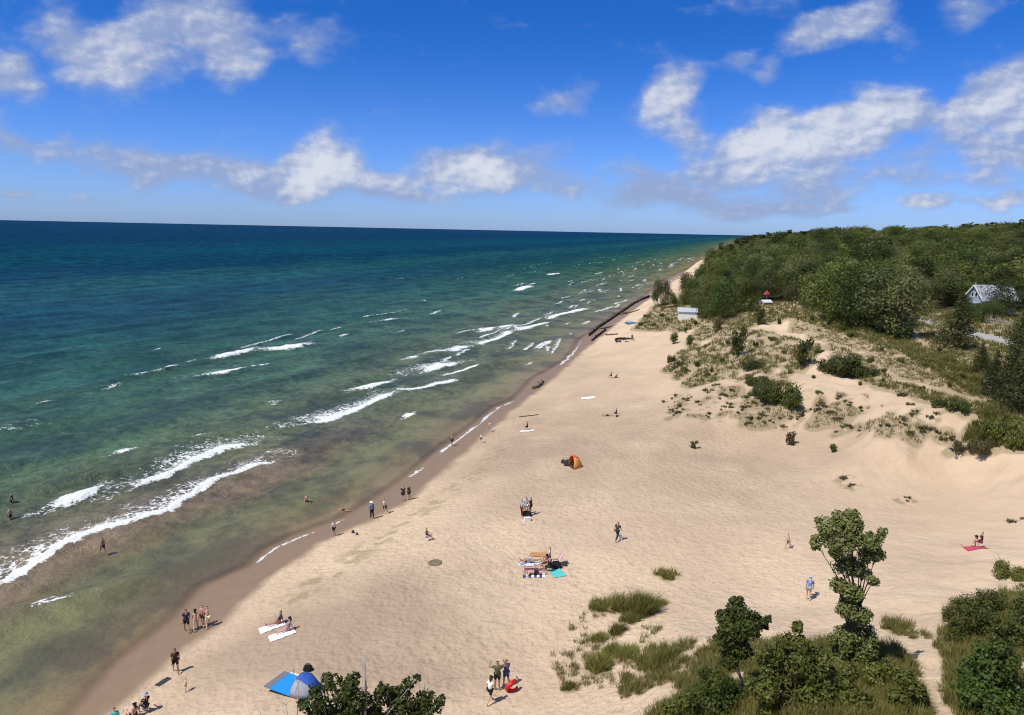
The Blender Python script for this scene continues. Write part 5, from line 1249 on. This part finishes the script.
wd = bpy.data.worlds.new('World'); scene.world = wd; wd.use_nodes = True; t = NT(wd.node_tree); t.n.clear()
out = t.add('ShaderNodeOutputWorld')
sky = t.add('ShaderNodeTexSky', sky_type='NISHITA', sun_disc=False, sun_elevation=EL, sun_rotation=math.atan2(sd.x, sd.y), altitude=180, air_density=1.0, dust_density=.35, ozone_density=3.0)
geo = t.add('ShaderNodeTexCoord').outputs['Generated']
sx = t.add('ShaderNodeSeparateXYZ', i_0=geo)
yc = t.math('MAXIMUM', sx.outputs[1], .06)
gx = t.math('DIVIDE', sx.outputs[0], yc); gz_ = t.math('DIVIDE', sx.outputs[2], yc)
cmb = t.add('ShaderNodeCombineXYZ', i_0=gx, i_1=gz_).outputs[0]
# deeper blue overhead, paler towards the horizon
elev = sx.outputs[2]
rampf = t.step(elev, .0, .27)
tint = t.mix(rampf, (.46, .68, 1.34), (.10, .44, 1.06))
# paler overhead and on the sun's side
pale = t.math('MAXIMUM', t.step(elev, .32, .75), t.step(sx.outputs[1], .25, -.35))
tint = t.mix(pale, tint, (.72, .84, 1.0))
skyc = t.mix(1.0, sky.outputs[0], tint, 'MULTIPLY')
# clouds: soft bodies at their places in the sky, broken up by noise
nw = t.add('ShaderNodeTexNoise', i_Vector=cmb, i_Scale=9.0, i_Detail=4.0); ns_ = t.add('ShaderNodeVectorMath', operation='SUBTRACT'); t.l.new(nw.outputs['Color'], ns_.inputs[0]); ns_.inputs[1].default_value = (.5, .5, .5)
nsc = t.add('ShaderNodeVectorMath', operation='SCALE'); t.l.new(ns_.outputs[0], nsc.inputs[0]); nsc.inputs['Scale'].default_value = .075
wv = t.add('ShaderNodeVectorMath', operation='ADD'); t.l.new(cmb, wv.inputs[0]); t.l.new(nsc.outputs[0], wv.inputs[1]); wv = wv.outputs[0]
BL = [ # px, py, rx, ry, angle(deg, up to the right), amount, white
 (70,35,52,32,-20,.75,.5),(115,62,55,34,-12,1.0,.9),(140,40,45,40,0,.7,.5),(215,30,58,45,-15,.85,.6),(235,52,40,26,-20,.7,.75),(312,38,48,26,-12,.62,.4),(185,12,60,26,0,.4,.3),(14,76,36,20,-5,.9,.7),
 (20,142,60,18,-6,.75,.4),(130,158,85,24,-4,.8,.4),(220,166,80,20,3,.8,.6),(322,160,48,32,12,1.1,1.2),(300,172,70,20,5,.85,.8),(380,182,40,13,0,.75,.8),(440,176,60,22,3,.95,1.0),(485,172,40,22,5,.95,1.1),(530,168,60,26,0,.75,.4),(565,182,40,12,0,.5,.2),(240,188,90,10,-4,.55,.15),(400,195,110,10,-2,.45,.15),(15,192,30,6,0,.6,.6),(85,199,30,4,0,.5,.5),
 (560,97,46,16,18,.55,.2),(655,105,42,30,38,1.0,1.0),(680,82,34,26,30,.95,.9),(690,132,30,22,30,.8,.7),(738,62,20,13,20,.6,.4),(764,77,18,11,10,.6,.4),(812,40,46,18,28,.85,.6),(862,15,50,22,32,.85,.6),(975,9,32,18,20,.65,.5),(905,32,20,20,40,.3,.2),
 (775,135,52,30,12,1.15,1.3),(745,158,60,22,5,.95,.9),(815,160,55,24,8,.9,.7),(880,110,58,34,32,1.1,1.0),(850,135,50,26,20,.95,.8),(945,115,40,24,12,.95,.75),(1000,100,56,36,32,1.05,.8),(1020,85,40,30,35,.9,.7),(1005,150,40,16,10,.95,.8),(930,150,60,16,8,.7,.4),
 (650,178,70,22,6,.50,.2),(740,192,110,18,4,.50,.3),(880,180,90,18,8,.50,.4),(980,178,80,20,8,.52,.5),(700,176,60,12,8,.3,.3),(830,196,80,10,5,.3,.4),(925,203,52,8,3,1.0,1.0),(1005,202,34,10,8,1.0,1.1),(790,208,70,10,2,.5,.3),(840,212,40,7,0,.5,.3),(640,195,60,12,0,.45,.1),(1000,225,60,8,0,.4,.3),
 (700,205,120,14,2,.45,.15),(-60,60,90,60,0,.7,.5),(-90,160,80,30,0,.8,.5),(1110,120,90,50,20,.9,.7),(200,-70,160,50,0,.6,.5),(820,-60,120,50,20,.6,.5)]
D = None; Wt = None
for px, py, rx, ry, ang, am_, wh in BL:
    d = ray(float(px), float(py)); cx, cz = d[0]/d[1], d[2]/d[1]
    mp = t.add('ShaderNodeMapping', vector_type='TEXTURE', i_Vector=wv); mp.inputs['Location'].default_value = (cx, cz, 0); mp.inputs['Rotation'].default_value = (0, 0, math.radians(ang)); mp.inputs['Scale'].default_value = (rx*1.25/F, ry*1.25/F, 1)
    gr_ = t.add('ShaderNodeTexGradient', gradient_type='SPHERICAL', i_Vector=mp.outputs[0]).outputs['Fac']
    D = t.math('MULTIPLY', gr_, am_) if D is None else t.math('MULTIPLY_ADD', gr_, am_, D)
    Wt = t.math('MULTIPLY', gr_, wh*am_) if Wt is None else t.math('MULTIPLY_ADD', gr_, wh*am_, Wt)
mp = t.add('ShaderNodeMapping', i_Vector=cmb); mp.inputs['Scale'].default_value = (1, 1.7, 1); mp.inputs['Rotation'].default_value = (0, 0, math.radians(-10))
cn1 = t.noise(mp.outputs[0], 13, 8, .56, .1); cn2 = t.noise(mp.outputs[0], 38, 6, .6)
off_ = t.add('ShaderNodeVectorMath', operation='ADD', i_0=mp.outputs[0]); off_.inputs[1].default_value = (-.006, .011, 0); cn3 = t.noise(off_.outputs[0], 13, 8, .56, .1)
dn = t.math('ADD', t.math('MULTIPLY', D, 1.35), t.math('MULTIPLY', t.math('SUBTRACT', cn1, .5), 1.9)); dn = t.math('ADD', dn, t.math('MULTIPLY', t.math('SUBTRACT', cn2, .5), .35))
alpha = t.math('MULTIPLY', t.step(dn, .10, 1.15), .90)
lit_ = t.math('MULTIPLY', t.math('SUBTRACT', cn1, cn3), 4.0)
whf = t.step(t.math('ADD', t.math('ADD', Wt, t.math('MULTIPLY', t.math('SUBTRACT', cn1, .5), 1.1)), lit_), .10, 1.75)
cc = t.mix(whf, (.32, .41, .65), (.78, .80, .86))
bg1 = t.add('ShaderNodeBackground', i_Color=skyc, i_Strength=.115); bg2 = t.add('ShaderNodeBackground', i_Color=cc, i_Strength=.95)
mxs = t.add('ShaderNodeMixShader', i_0=alpha); t.l.new(bg1.outputs[0], mxs.inputs[1]); t.l.new(bg2.outputs[0], mxs.inputs[2]); t.l.new(mxs.outputs[0], out.inputs[0])

scene.view_settings.view_transform = 'Standard'; scene.view_settings.look = 'None'; scene.view_settings.exposure = 0; scene.view_settings.gamma = 1; scene.view_settings.use_curve_mapping = False
scene.render.engine = 'CYCLES'; scene.cycles.use_denoising = True; scene.cycles.filter_width = 1.1; scene.cycles.max_bounces = 5; scene.cycles.transparent_max_bounces = 8
